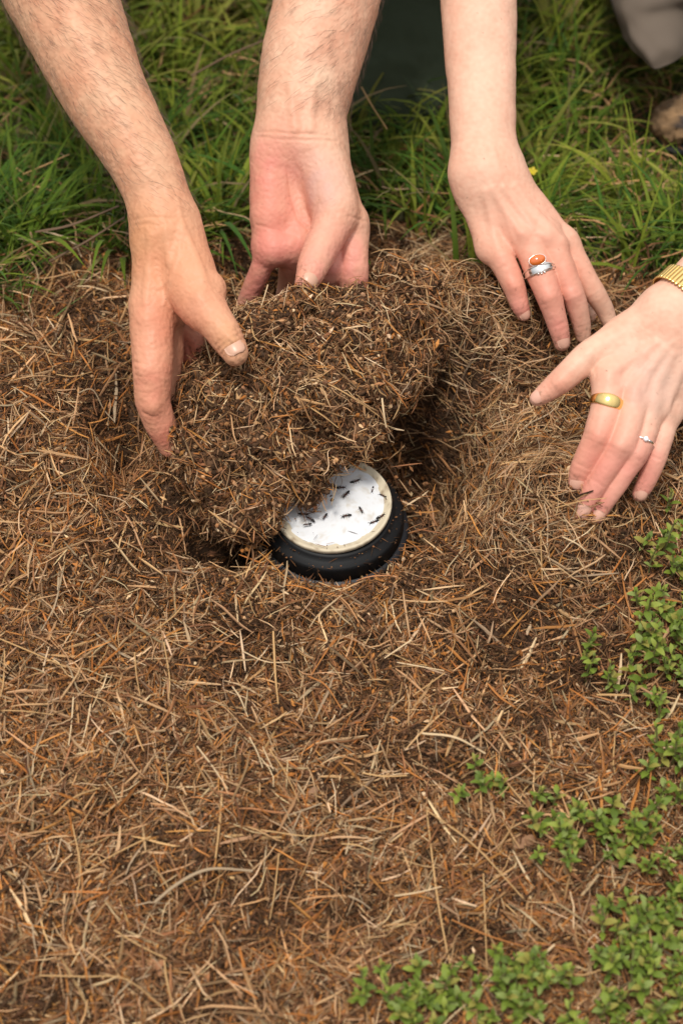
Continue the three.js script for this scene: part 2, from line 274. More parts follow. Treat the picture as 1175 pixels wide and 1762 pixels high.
// ---------------------------------------------------------------- black container and white feeding dish in the hole
const DISH = V([-0.0069, 0, -0.0083]);
{
  const o = top(new THREE.Group(), 'black_container'); o.position.set(DISH.x, -0.085, DISH.z); tag(o, 'black round plastic container sunk in the hole under the white dish', 'container');
  const blk = std(0.006, 0.006, 0.0065, 0.55, { specularIntensity: 0.6 }), lath = (pts) => new THREE.LatheGeometry(pts.map(([a, b]) => new THREE.Vector2(a, b)), 96);
  part('body', lath([[0.0, 0.004], [0.05, 0.004], [0.053, 0.001], [0.0555, 0.005], [0.0562, 0.055], [0.0545, 0.0565]]), blk, o);
  part('rim', lath([[0.0563, 0.052], [0.0588, 0.0525], [0.0595, 0.0545], [0.0588, 0.057], [0.055, 0.058]]), std(0.012, 0.012, 0.015, 0.5), o);
  part('lid', lath([[0.0548, 0.0572], [0.0556, 0.062], [0.0552, 0.0705], [0.0535, 0.0735], [0.0495, 0.075], [0.047, 0.0778], [0.0455, 0.0805], [0.0, 0.0806]]), blk, o);
  const d = top(new THREE.Group(), 'feeding_dish'); d.position.set(DISH.x, -0.0041, DISH.z); d.rotation.set(0.02, 0, 0.05); tag(d, 'round white shallow dish with cream rim on the black container', 'dish');
  const cream = std(0.62, 0.52, 0.36, 0.6), white = std(0.72, 0.735, 0.77, 0.8);
  part('rim', lath([[0.036, 0.0001], [0.0445, 0.0003], [0.0455, 0.0014], [0.0459, 0.0036], [0.0455, 0.0048], [0.0446, 0.0052], [0.0434, 0.0049], [0.0418, 0.004], [0.0398, 0.0034], [0.037, 0.003]]), cream, d);
  const fl = new THREE.CircleGeometry(0.0396, 96, 0); // the white fill, slightly uneven
  const g = new THREE.RingGeometry(0.0001, 0.0398, 96, 24); g.rotateX(-Math.PI / 2);
  const p = g.attributes.position; for (let i = 0; i < p.count; i++) p.setY(i, 0.0033 + 0.0006 * noise(p.getX(i) * 90, 0, p.getZ(i) * 90) + 0.0002 * noise(p.getX(i) * 500, 0, p.getZ(i) * 500));
  g.computeVertexNormals(); fl.dispose(); const stain = (geo, base, dirt, amt) => { const q = geo.attributes.position, c = []; for (let i = 0; i < q.count; i++) { const x = q.getX(i), z = q.getZ(i), k = clamp((noise(x * 130, 3, z * 130) + 0.6 * noise(x * 420, 5, z * 420) - 0.15) * amt, 0, 0.8); for (let j = 0; j < 3; j++) c.push(base[j] + (dirt[j] - base[j]) * k); } geo.setAttribute('color', new THREE.Float32BufferAttribute(c, 3)); };
  stain(g, [0.70, 0.705, 0.715], [0.46, 0.37, 0.24], 0.7); white.color.set(0xffffff); white.vertexColors = true; part('filling', g, white, d);
  const rg = d.children[0].geometry; stain(rg, [0.62, 0.53, 0.38], [0.20, 0.12, 0.06], 1.5); cream.color.set(0xffffff); cream.vertexColors = true;
  const rc = rng(31), sc = new Scatter(SHAPES.crumb[0], litterMat), sn = new Scatter(SHAPES.needle[0], litterMat), Y = new THREE.Vector3(0, 1, 0);
  for (let i = 0; i < 95; i++) { const a = rc() < 0.6 ? 3.3 + 1.5 * rc() : rc() * 6.283, R = (rc() < 0.55 ? 0.040 + 0.006 * rc() : 0.03 + 0.016 * rc()), th = rc() * 6.283, s = rc() < 0.8 ? sc : sn; s.put(new THREE.Vector3(DISH.x + Math.cos(a) * R, R > 0.041 ? 0.0012 : 0.0002, DISH.z + Math.sin(a) * R), new THREE.Vector3(Math.cos(th), 0.05, Math.sin(th)), Y, s === sc ? 0.0007 + 0.0018 * rc() * rc() : 0.004 + 0.006 * rc(), jitter(rc, (rc() < 0.5 ? DARK : BROWN)[(rc() * 3) | 0])); }
  for (let i = 0; i < 220; i++) { const a = rc() * 6.283, R = 0.047 + 0.0095 * rc(), th = rc() * 6.283, s = rc() < 0.8 ? sc : sn; s.put(new THREE.Vector3(DISH.x + Math.cos(a) * R, R < 0.0495 ? -0.0075 : -0.0112 - 0.3 * Math.max(0, R - 0.053), DISH.z + Math.sin(a) * R), new THREE.Vector3(Math.cos(th), 0.05, Math.sin(th)), Y, s === sc ? 0.0008 + 0.002 * rc() * rc() : 0.005 + 0.007 * rc(), jitter(rc, (rc() < 0.6 ? DARK : BROWN)[(rc() * 3) | 0])); }
  tag(sc.build('soil_crumbs'), 'soil crumbs dropped on the white dish and black container', 'soil', null, 'stuff'); tag(sn.build('needle_litter'), 'few short needles dropped on the dish and container', 'needle litter', null, 'stuff');
}

// ---------------------------------------------------------------- the lifted clump of nest material
const clumpBalls = [[-0.0394,0.0687,-0.1139,0.0396], [-0.0704,0.0589,-0.0851,0.0376], [-0.0011,0.0582,-0.107,0.0361], [-0.0368,0.0509,-0.0683,0.0401], [-0.0834,0.0361,-0.0429,0.0347], [0.0038,0.0479,-0.071,0.0295], [-0.0741,0.0148,-0.0059,0.023], [-0.0958,0.0196,-0.0219,0.0231], [-0.0467,0.0398,-0.038,0.023], [-0.0332,0.0359,-0.0216,0.0203], [0.002,0.0396,-0.0475,0.0187], [-0.0297,0.0272,-0.0072,0.0079], [-0.0688,0.0284,-0.0233,0.0248], [0.0239,0.0649,-0.135,0.0283], [0.0284,0.0411,-0.1013,0.0237], [0.0524,0.0346,-0.145,0.0261], [0.0477,0.0561,-0.1692,0.0251], [-0.0176,0.0377,-0.0515,0.0187], [-0.1085,0.0258,-0.0428,0.0197], [-0.0854,0.0042,0.0027,0.0169]];
{
  const balls = clumpBalls.map((b) => bone(b, b, null)), soft = blend(balls, 0.02);
  const f = (x, y, z) => soft(x, y, z) + 0.015 * noise(x * 27, y * 27, z * 27) + 0.010 * noise(x * 62, y * 62, z * 62) + 0.004 * noise(x * 140, y * 140, z * 140);
  const colorAt = (x, y, z) => { const t = 0.7 + 0.6 * noise(x * 150, y * 150, z * 150); return [0.165 * t, 0.083 * t, 0.038 * t]; };
  const geo = meshField(f, boundsOf(clumpBalls, 0.014), 0.0025, colorAt);
  const o = top(new THREE.Group(), 'nest_clump'); tag(o, 'crumbling brown clump of needles and soil lifted by the hairy hands', 'soil clump');
  part('core', geo, new THREE.MeshStandardMaterial({ vertexColors: true, roughness: 0.95 }), o);
  const r = rng(21), P = geo.attributes.position, Nn = geo.attributes.normal;
  const sets = [...SHAPES.needle, ...SHAPES.chip, ...SHAPES.crumb, ...SHAPES.straw].map((g) => new Scatter(g, litterMat));
  const mix = [[0.32, DARK], [0.34, BROWN], [0.1, RUST], [0.24, PALE]];
  const add = (count, sel, size, lift, tilt, mx) => {
    for (let i = 0; i < count; i++) {
      const v = (r() * P.count) | 0, n = new THREE.Vector3().fromBufferAttribute(Nn, v), p = new THREE.Vector3().fromBufferAttribute(P, v).addScaledVector(n, lift * r());
      const dir = new THREE.Vector3(r() - 0.5, r() - 0.5, r() - 0.5).projectOnPlane(n).normalize().addScaledVector(n, (r() - 0.45) * tilt).normalize();
      sets[sel[(r() * sel.length) | 0]].put(p.add(new THREE.Vector3(r() - 0.5, r() - 0.5, r() - 0.5).multiplyScalar(0.003)), dir, n.clone().add(new THREE.Vector3(r() - 0.5, r() - 0.5, r() - 0.5)).normalize(), size(r), jitter(r, pick(r, mx)));
    }
  };
  add(10000, [5, 6], (q) => 0.0014 + 0.0036 * q(), 0.004, 0.5, [[0.6, DARK], [0.3, BROWN], [0.1, PALE]]);
  add(9000, [3, 4], (q) => 0.003 + 0.005 * q(), 0.003, 0.6, mix);
  add(10000, [0, 1, 2], (q) => 0.006 + 0.013 * q(), 0.006, 1.1, mix);
  add(1100, [7, 8, 9], (q) => 0.012 + 0.018 * q(), 0.007, 0.9, [[0.8, PALE], [0.2, BROWN]]);
  for (let i = 0; i < 520; i++) {                                  // longer golden stalks, most of them lying the same way
    const v = (r() * P.count) | 0, n = new THREE.Vector3().fromBufferAttribute(Nn, v), p = new THREE.Vector3().fromBufferAttribute(P, v); if (n.y < 0.1) { continue; }
    const dir = new THREE.Vector3(0.75, -0.35, 0.4).add(new THREE.Vector3(r() - 0.5, r() - 0.5, r() - 0.5).multiplyScalar(1.3)).projectOnPlane(n).normalize().addScaledVector(n, 0.3 * (r() - 0.4)).normalize();
    sets[(r() * 3) | 0].put(p.addScaledVector(n, 0.002 + 0.006 * r()), dir, n, 0.014 + 0.016 * r(), jitter(r, pick(r, [[0.75, PALE], [0.25, RUST]])));
  }
  for (let i = 0; i < 1500; i++) {                                 // torn lower edge: bits that hang out of the clump
    const v = (r() * P.count) | 0, n = new THREE.Vector3().fromBufferAttribute(Nn, v), p = new THREE.Vector3().fromBufferAttribute(P, v); if (n.y > 0.35 || p.z < -0.06) continue;
    const dir = new THREE.Vector3(0, -0.8, 0.25).add(new THREE.Vector3(r() - 0.5, r() - 0.5, r() - 0.5).multiplyScalar(1.2)).addScaledVector(n, 0.5).normalize(), L = 0.008 + 0.014 * r();
    sets[[0, 1, 2, 7, 8][(r() * 5) | 0]].put(p.addScaledVector(dir, L * 0.35), dir, n, L, jitter(r, pick(r, mix)));
  }
  const names = ['needles', 'needles', 'needles', 'bark_bits', 'bark_bits', 'crumbs', 'crumbs', 'straw', 'straw', 'straw'];
  sets.forEach((s, i) => s.build(names[i], o));
}

// ---------------------------------------------------------------- people: forearms and hands
const TOWARD = [0, 0.788, 0.616];
function nail(parent, tip, before, R, nrm, len, mat, wide = 0.95) {   // a curved plate on the back of a fingertip
  const t = V(tip).sub(V(before)).normalize(), n = nrm.clone().projectOnPlane(t).normalize(), b = new THREE.Vector3().crossVectors(t, n), c = V(tip), pos = [], idx = [], A = 10, B = 8;
  for (const out of [0, 1]) for (let j = 0; j <= B; j++) for (let i = 0; i <= A; i++) {
    const v = j / B * 2 - 1, u = i / A * 2 - 1, th = u * wide * Math.pow(1 - Math.pow(Math.abs(v), 3.2) * 0.75, 0.5), rr = R + (out ? 0.0004 : -0.001) - 0.0006 * u * u - (v > 0 ? 0.0012 * v * v : 0.0004 * v * v);
    const p = c.clone().addScaledVector(t, v * len / 2).addScaledVector(b, Math.sin(th) * rr).addScaledVector(n, Math.cos(th) * rr);
    pos.push(p.x, p.y, p.z);
  }
  const at = (o, j, i) => o * (A + 1) * (B + 1) + j * (A + 1) + i;
  for (let j = 0; j < B; j++) for (let i = 0; i < A; i++) for (const o of [0, 1]) { const q = [at(o, j, i), at(o, j, i + 1), at(o, j + 1, i + 1), at(o, j + 1, i)]; if (o) idx.push(q[0], q[1], q[2], q[0], q[2], q[3]); else idx.push(q[0], q[2], q[1], q[0], q[3], q[2]); }
  const edge = (j0, i0, j1, i1) => idx.push(at(0, j0, i0), at(1, j0, i0), at(1, j1, i1), at(0, j0, i0), at(1, j1, i1), at(0, j1, i1));
  for (let i = 0; i < A; i++) { edge(0, i, 0, i + 1); edge(B, i, B, i + 1); } for (let j = 0; j < B; j++) { edge(j, 0, j + 1, 0); edge(j, A, j + 1, A); }
  const g = new THREE.BufferGeometry(); g.setAttribute('position', new THREE.Float32BufferAttribute(pos, 3)); g.setIndex(idx); g.computeVertexNormals();
  return part('fingernail', g, mat, parent);
}
// spec: palm bones, fingers (chains), bumps, creases (grooves), tints [point, radius, colour, strength]
function arm(parent, spec) {
  const palm = blend(spec.palm.map(([a, b, fl]) => chain([a, b], 0, fl, 1)), spec.palmK ?? 0.007), fore = chain(spec.fore, 0, spec.foreFlat, 5);
  const fingers = spec.fingers.map((j) => chain(j, 0)), bumps = (spec.bumps ?? []).map((b) => chain([b, b], 0, null, 1));
  const form = (x, y, z) => {
    let d = smin(palm(x, y, z), fore(x, y, z), 0.016), g = 1;
    for (const b of fingers) g = smin(g, b(x, y, z), 0.0014);
    d = smin(d, g, 0.007);
    for (const b of bumps) d = smin(d, b(x, y, z), 0.007);
    return d;
  };
  // tendons, veins and creases: low ridges and grooves along lines laid on the skin
  const lay = (p) => { let q = [p[0] + TOWARD[0] * 0.05, p[1] + TOWARD[1] * 0.05, p[2] + TOWARD[2] * 0.05]; for (let i = 0; i < 90; i++) { const d = form(...q); if (d < 0.0002) break; q = q.map((v, c) => v - TOWARD[c] * Math.max(0.0003, d * 0.7)); } return q; };
  const lines = (list, amp, wide) => list.map((pts) => { const L = []; for (let i = 0; i + 1 < pts.length; i++) for (let q = 0; q < 6; q++) L.push(lay([0, 1, 2].map((c) => pts[i][c] + (pts[i + 1][c] - pts[i][c]) * q / 6))); L.push(lay(pts[pts.length - 1])); const [lo, hi] = boundsOf(L.map((v) => [...v, 0]), wide * 2.6), bs = []; for (let i = 0; i + 1 < L.length; i++) bs.push(bone([...L[i], 0], [...L[i + 1], 0])); return { lo, hi, bs, amp: amp * (pts[0][3] > 0.0011 ? 1.5 : 1), wide, n: bs.length }; });
  const relief = [...lines((spec.knuckles ?? []).map((k) => [k, k]), -0.0016, 0.0062), ...lines(spec.ridges ?? [], -0.0011, 0.0034), ...lines(spec.veins ?? [], -0.0006, 0.0020), ...lines(spec.cuts ?? [], spec.cutDeep ?? 0.0007, 0.0013)];
  const f = (x, y, z) => {
    let d = form(x, y, z);
    if (d > 0.012 || d < -0.012) return d;
    for (const { lo, hi, bs, amp, wide } of relief) {
      if (x < lo[0] || y < lo[1] || z < lo[2] || x > hi[0] || y > hi[1] || z > hi[2]) continue;
      let m = 1; for (const b of bs) { const e = b(x, y, z); if (e < m) m = e; }
      d += amp * Math.exp(-(m * m) / (wide * wide));
    }
    return d + 0.0007 * noise(x * 60, y * 60, z * 60);
  };
  const rough = spec.rough ?? 1;
  const fine = (x, y, z) => f(x, y, z) + rough * (0.00020 * noise(x * 190, y * 190, z * 190) + 0.00030 * noise(x * 360, y * 360, z * 360) + 0.00016 * noise(x * 720, y * 720, z * 720));
  const soiled = spec.fingers.map((j) => j[j.length - 1]), base = spec.skin, T = spec.tints ?? [];
  const colorAt = (x, y, z) => {
    const mo = spec.mottle ?? 1, w = mo * noise(x * 28 + 3, y * 28, z * 28), m = mo * noise(x * 90, y * 90, z * 90), q = noise(x * 260, y * 260, z * 260), c = [base[0] * (1 + 0.05 * w + 0.03 * m + 0.04 * q), base[1] * (1 + 0.15 * w + 0.12 * m + 0.10 * q), base[2] * (1 + 0.18 * w + 0.14 * m + 0.11 * q)];
    for (const [p, rad, tc, st] of T) { const e = ((x - p[0]) ** 2 + (y - p[1]) ** 2 + (z - p[2]) ** 2) / (rad * rad * 1.5); if (e < 5) { const k = Math.min(0.92, 1.6 * st * Math.exp(-e) * (1 + 0.7 * m)); for (let i = 0; i < 3; i++) c[i] += (tc[i] - c[i]) * k; } }
    const s = noise(x * 410 + 9, y * 410, z * 410); if (s > 0.62) for (let i = 0; i < 3; i++) c[i] *= 1 - 1.8 * (s - 0.62);
    for (const p of soiled) { const e = ((x - p[0]) ** 2 + (y - p[1]) ** 2 + (z - p[2]) ** 2) / 2e-4; if (e < 3) { const k = clamp((noise(x * 300, y * 300 + 4, z * 300) + 0.5 * noise(x * 720, y * 720, z * 720) - 0.18) * 2.2, 0, 0.75) * Math.exp(-e); c[0] += (0.13 - c[0]) * k; c[1] += (0.07 - c[1]) * k; c[2] += (0.04 - c[2]) * k; } }
    return c;
  };
  const all = [...spec.fore, ...spec.palm.flatMap(([a, b]) => [a, b]), ...spec.fingers.flat()];
  const geo = meshField(f, boundsOf(all, 0.006), 0.0013, colorAt, fine);
  const m = part('arm', geo, new THREE.MeshPhysicalMaterial({ vertexColors: true, roughness: 0.48, specularIntensity: 0.5, sheen: 0.15, sheenRoughness: 0.6, sheenColor: lin(1, 0.55, 0.4) }), parent);
  return m;
}
function hairs(armMesh, count, seed, inside) {
  const g = ribbon(1, 0.0058, 0.0058, 4, 0.12, 0.04, 0.95), sc = new Scatter(g, std(1, 1, 1, 0.5)), r = rng(seed), P = armMesh.geometry.attributes.position, Nn = armMesh.geometry.attributes.normal;
  for (let k = 0, tries = 0; k < count && tries < count * 40; tries++) {
    const v = (r() * P.count) | 0, p = new THREE.Vector3().fromBufferAttribute(P, v), w = inside(p); if (!w || r() > w.density) continue;
    const n = new THREE.Vector3().fromBufferAttribute(Nn, v), dir = w.dir.clone().add(new THREE.Vector3(r() - 0.5, r() - 0.5, r() - 0.5).multiplyScalar(0.9)).projectOnPlane(n).normalize().addScaledVector(n, 0.22).normalize(), L = 0.007 + 0.010 * r();
    sc.put(p.addScaledVector(dir, L * 0.45), dir, n, L, jitter(r, [0.10, 0.05, 0.03], 0.5)); k++;
  }
  return sc.build('arm_hair', armMesh);
}
function nailOn(parent, joints, nrm, mat, t = 0.6, long = 1.55, wide = 0.85) { const a = joints[joints.length - 2], b = joints[joints.length - 1], c = [0, 1, 2, 3].map((i) => a[i] + (b[i] - a[i]) * t); return nail(parent, c, a, c[3] + 0.0006, new THREE.Vector3(...nrm), c[3] * long, mat, wide); }
const manNail = std(0.63, 0.365, 0.25, 0.36), womanNail = std(0.72, 0.40, 0.295, 0.32);
const RED = [0.66, 0.225, 0.15], ROSE = [0.70, 0.255, 0.2], TAN = [0.58, 0.28, 0.125];

// the first person: hairy forearms, both hands round the clump
const man = top(new THREE.Group(), 'person');
tag(man, 'person with bare hairy forearms and dark green trousers, both hands lifting the clump', 'person');
{
  // hand seen from its back, thumb over the clump, forefinger down its side
  const th = [[-0.1216,0.1347,-0.1529,0.0177], [-0.108,0.124,-0.1067,0.0187], [-0.0921,0.1237,-0.0804,0.0137], [-0.0845,0.1208,-0.0685,0.0124], [-0.0778,0.1176,-0.0563,0.0098]];
  const ix = [[-0.1407,0.1097,-0.116,0.0185], [-0.1426,0.1039,-0.0972,0.0171], [-0.1411,0.0881,-0.0673,0.0153], [-0.1419,0.0703,-0.051,0.0131], [-0.1368,0.052,-0.0438,0.0119], [-0.1316,0.0343,-0.0374,0.0089]];
  const a = arm(man, {
    skin: [0.67, 0.355, 0.215], rough: 1.2,
    fore: [[-0.2798,0.2753,-0.466,0.0487], [-0.2528,0.2537,-0.4059,0.048], [-0.217,0.2244,-0.3328,0.0427], [-0.1843,0.1953,-0.2629,0.0336], [-0.1524,0.1703,-0.2098,0.0271], [-0.1355,0.1483,-0.1735,0.023], [-0.1344,0.1415,-0.1616,0.0221]],
    palm: [[[-0.1375,0.1429,-0.1634,0.0203], [-0.1407,0.1097,-0.116,0.0185]], [[-0.1347,0.1346,-0.1723,0.0196], [-0.1389,0.0975,-0.1281,0.0178]], [[-0.1334,0.1263,-0.1779,0.0179], [-0.1351,0.0847,-0.1377,0.0162]], [[-0.1294,0.1215,-0.1799,0.0162], [-0.1286,0.0747,-0.1444,0.0137]], [[-0.1269,0.1415,-0.1616,0.0194], [-0.1097,0.1243,-0.1137,0.0192]], [[-0.1273,0.1156,-0.1349,0.015], [-0.1219,0.102,-0.1175,0.0133]]],
    fingers: [th, ix, [[-0.1371,0.0948,-0.1246,0.0161], [-0.1363,0.0693,-0.0936,0.0147], [-0.1379,0.0486,-0.0703,0.0125], [-0.1325,0.0297,-0.0542,0.0099]], [[-0.1335,0.0805,-0.1355,0.0145], [-0.1223,0.0622,-0.1219,0.0109], [-0.119,0.0501,-0.1128,0.0082]], [[-0.1277,0.0755,-0.1373,0.0127], [-0.1118,0.0666,-0.1177,0.0086], [-0.1093,0.0576,-0.1095,0.0068]]],
    bumps: [[-0.0954,0.1285,-0.1125,0.0087]], knuckles: [[-0.1458,0.1201,-0.0887,0.0013], [-0.1475,0.0962,-0.0581,0.0013], [-0.1045,0.1455,-0.0888,0.0013], [-0.0813,0.1339,-0.0577,0.0013], [-0.1406,0.0797,-0.037,0.0013]],
    veins: [[[-0.1233,0.1848,-0.1554,0.0004], [-0.1181,0.1716,-0.1385,0.0004], [-0.1207,0.1585,-0.1216,0.0004], [-0.1276,0.1453,-0.1047,0.0004], [-0.1327,0.1347,-0.0912,0.0004]], [[-0.1181,0.1703,-0.1368,0.0004], [-0.1083,0.1585,-0.1216,0.0004], [-0.101,0.1479,-0.1081,0.0004]], [[-0.1661,0.2324,-0.2162,0.0004], [-0.1511,0.2112,-0.1892,0.0004], [-0.1276,0.1848,-0.1554,0.0004]], [[-0.1447,0.1505,-0.1115,0.0004], [-0.137,0.1426,-0.1013,0.0004], [-0.1276,0.1458,-0.1054,0.0004]]], ridges: [[[-0.1422,0.1464,-0.1468,0.0026], [-0.1462,0.1254,-0.1004,0.0026]], [[-0.1175,0.1525,-0.1497,0.0035], [-0.1014,0.1488,-0.1011,0.003]], [[-0.1304,0.1526,-0.1465,0.0022], [-0.1287,0.1448,-0.1236,0.0022]]],
    cuts: [[[-0.1576,0.1571,-0.1556,0.0009], [-0.1413,0.1623,-0.1525,0.0009], [-0.125,0.1598,-0.1526,0.0009]], [[-0.1567,0.1544,-0.1521,0.0007], [-0.1413,0.1591,-0.1484,0.0007]], [[-0.1244,0.1208,-0.0929,0.0013], [-0.116,0.1216,-0.0825,0.0009]], [[-0.1267,0.1197,-0.1012,0.0009], [-0.1244,0.1195,-0.0912,0.0013]],
      [[-0.0924,0.1332,-0.0503,0.0004], [-0.0817,0.1449,-0.0507,0.0004], [-0.0737,0.144,-0.0608,0.0004]], [[-0.0905,0.1326,-0.0463,0.0004], [-0.08,0.1436,-0.0473,0.0004], [-0.0716,0.1426,-0.0575,0.0004]], [[-0.0879,0.1322,-0.0426,0.0004], [-0.0782,0.1422,-0.044,0.0004], [-0.0699,0.141,-0.0538,0.0004]],
      [[-0.1534,0.0987,-0.0581,0.0004], [-0.1449,0.1021,-0.0527,0.0004]], [[-0.1526,0.095,-0.055,0.0004], [-0.1442,0.0987,-0.05,0.0004]], [[-0.1536,0.1004,-0.0636,0.0004], [-0.1442,0.104,-0.0567,0.0004]], [[-0.1484,0.071,-0.0389,0.0004], [-0.1406,0.0754,-0.0316,0.0004]]],
    tints: [[[-0.1387,0.0977,-0.0439], 0.03, RED, 0.45], [[-0.1301,0.0465,-0.0271], 0.02, RED, 0.5], [[-0.1199,0.1169,-0.0847], 0.016, RED, 0.55], [[-0.1049,0.1511,-0.0797], 0.02, RED, 0.25], [[-0.1182,0.0596,-0.1088], 0.02, RED, 0.7], [[-0.1491,0.1472,-0.1397], 0.02, TAN, 0.6], [[-0.1285,0.1408,-0.1153], 0.045, [0.68, 0.30, 0.165], 0.5], [[-0.0819,0.1412,-0.0508], 0.014, TAN, 0.5], [[-0.1469,0.1281,-0.0827], 0.018, RED, 0.3]],
  });
  nailOn(a, th, [0.3, 0.7, 0.65], manNail, 0.95, 1.35);
  const up = V([-0.217,0.2244,-0.3328]), dn = V([-0.1355,0.1483,-0.1735]), ax = dn.clone().sub(up), side = new THREE.Vector3(1, 0.15, 0);
  hairs(a, 4200, 3, (p) => { const t = p.clone().sub(up).dot(ax) / ax.lengthSq(); if (t < -0.5 || t > 1.05) return null; return { density: 0.9 - 0.5 * Math.max(0, t), dir: ax.clone().normalize().add(side) }; });
}
{
  // hand with the palm turned up, thumb in front of the clump, fingers behind it
  const th = [[-0.0127,0.1258,-0.2422,0.0185], [-0.0043,0.1173,-0.2069,0.0169], [-0.0102,0.1132,-0.1888,0.015], [-0.0174,0.1104,-0.1689,0.0135], [-0.0231,0.1084,-0.1517,0.0116], [-0.027,0.1062,-0.1407,0.0089]];
  const a = arm(man, {
    skin: [0.71, 0.40, 0.265], rough: 1.1,
    fore: [[0.0061,0.2475,-0.5117,0.0485], [-0.0012,0.216,-0.447,0.048], [-0.0121,0.1867,-0.3851,0.0432], [-0.0252,0.1621,-0.3342,0.0405], [-0.0325,0.1425,-0.2928,0.036], [-0.0338,0.1336,-0.275,0.034]],
    palm: [[[-0.0152,0.1315,-0.2739,0.0177], [0.0072,0.0974,-0.2091,0.0139]], [[-0.0269,0.1295,-0.2763,0.0187], [-0.0128,0.0889,-0.2048,0.0167]], [[-0.0409,0.1295,-0.2763,0.0187], [-0.035,0.0875,-0.2029,0.0167]], [[-0.0511,0.1307,-0.2713,0.0187], [-0.0553,0.0908,-0.2007,0.0162]], [[-0.0173,0.133,-0.2546,0.0194], [-0.0057,0.1183,-0.2098,0.0174]], [[-0.0559,0.1289,-0.2559,0.0167], [-0.057,0.1059,-0.2167,0.0152]]],
    fingers: [th, [[0.0072,0.0988,-0.2109,0.0139], [0.009,0.0839,-0.1789,0.0124], [0.0086,0.0624,-0.1708,0.0116], [0.0049,0.0316,-0.1672,0.0099]], [[-0.0118,0.0903,-0.2066,0.0148], [-0.008,0.0851,-0.1803,0.0124], [-0.01,0.0627,-0.1809,0.0112], [-0.0168,0.0316,-0.1737,0.0094]], [[-0.035,0.0889,-0.2048,0.0148], [-0.0369,0.0804,-0.1971,0.0125], [-0.0414,0.0492,-0.2026,0.0104], [-0.0456,0.0289,-0.1962,0.0086]], [[-0.0544,0.0917,-0.2051,0.013], [-0.0613,0.0823,-0.1898,0.0092], [-0.0697,0.0624,-0.1838,0.0084], [-0.079,0.0389,-0.1797,0.0071]]],
    bumps: [[-0.0532,0.091,-0.1912,0.0124], [-0.0403,0.0908,-0.1941,0.0111], [0.0076,0.1044,-0.2116,0.012]],
    ridges: [[[-0.0403,0.1716,-0.2927,0.0023], [-0.0363,0.1569,-0.2577,0.0023]], [[-0.0219,0.1716,-0.2927,0.0023], [-0.024,0.1563,-0.2585,0.0023]]],
    cuts: [[[-0.068,0.1453,-0.2639,0.0007], [-0.0492,0.1508,-0.2531,0.0007], [-0.0263,0.1509,-0.2516,0.0007], [-0.0034,0.1451,-0.2571,0.0007]], [[-0.0671,0.1475,-0.2668,0.0005], [-0.04,0.1543,-0.2559,0.0005], [-0.008,0.1505,-0.2576,0.0005]],
      [[-0.0425,0.1447,-0.2307,0.0014], [-0.0397,0.1335,-0.2131,0.0014], [-0.0342,0.1237,-0.1973,0.0014], [-0.0238,0.1181,-0.1868,0.0014]], [[-0.0674,0.1112,-0.2008,0.0009], [-0.0489,0.1139,-0.1913,0.0009], [-0.0343,0.112,-0.1888,0.0009]], [[-0.0191,0.1347,-0.1984,0.0009], [-0.0223,0.1291,-0.188,0.0009], [-0.0241,0.1244,-0.182,0.0009]], [[-0.0159,0.1393,-0.1946,0.0007], [-0.0056,0.1448,-0.1951,0.0007]], [[0.0056,0.1258,-0.1935,0.0009], [0.0184,0.1192,-0.1981,0.0009]]],
    tints: [[[-0.0626,0.1392,-0.2269], 0.03, ROSE, 0.5], [[-0.0512,0.1055,-0.1838], 0.022, ROSE, 0.65], [[-0.0489,0.1252,-0.2089], 0.03, RED, 0.35], [[-0.0681,0.0718,-0.1731], 0.022, ROSE, 0.6], [[-0.0011,0.0971,-0.1731], 0.022, ROSE, 0.5], [[-0.0232,0.1197,-0.137], 0.018, ROSE, 0.4], [[0.0126,0.076,-0.1623], 0.02, ROSE, 0.35], [[-0.0192,0.1431,-0.2156], 0.018, [0.5, 0.36, 0.33], 0.3]],
  });
  nailOn(a, th, [0.42, 0.72, 0.55], manNail, 0.9, 1.4, 0.75);
  const up = V([-0.0121,0.1867,-0.3851]), dn = V([-0.0338,0.1336,-0.275]), ax = dn.clone().sub(up);
  hairs(a, 2400, 4, (p) => { const t = p.clone().sub(up).dot(ax) / ax.lengthSq(); if (t < -1 || t > 0.9) return null; const s = p.clone().sub(up).addScaledVector(ax, -t).x; return { density: 0.1 + (s > 0 ? 0.85 : 0.15), dir: ax.clone().normalize().add(new THREE.Vector3(-0.8, 0, 0)) }; });
}
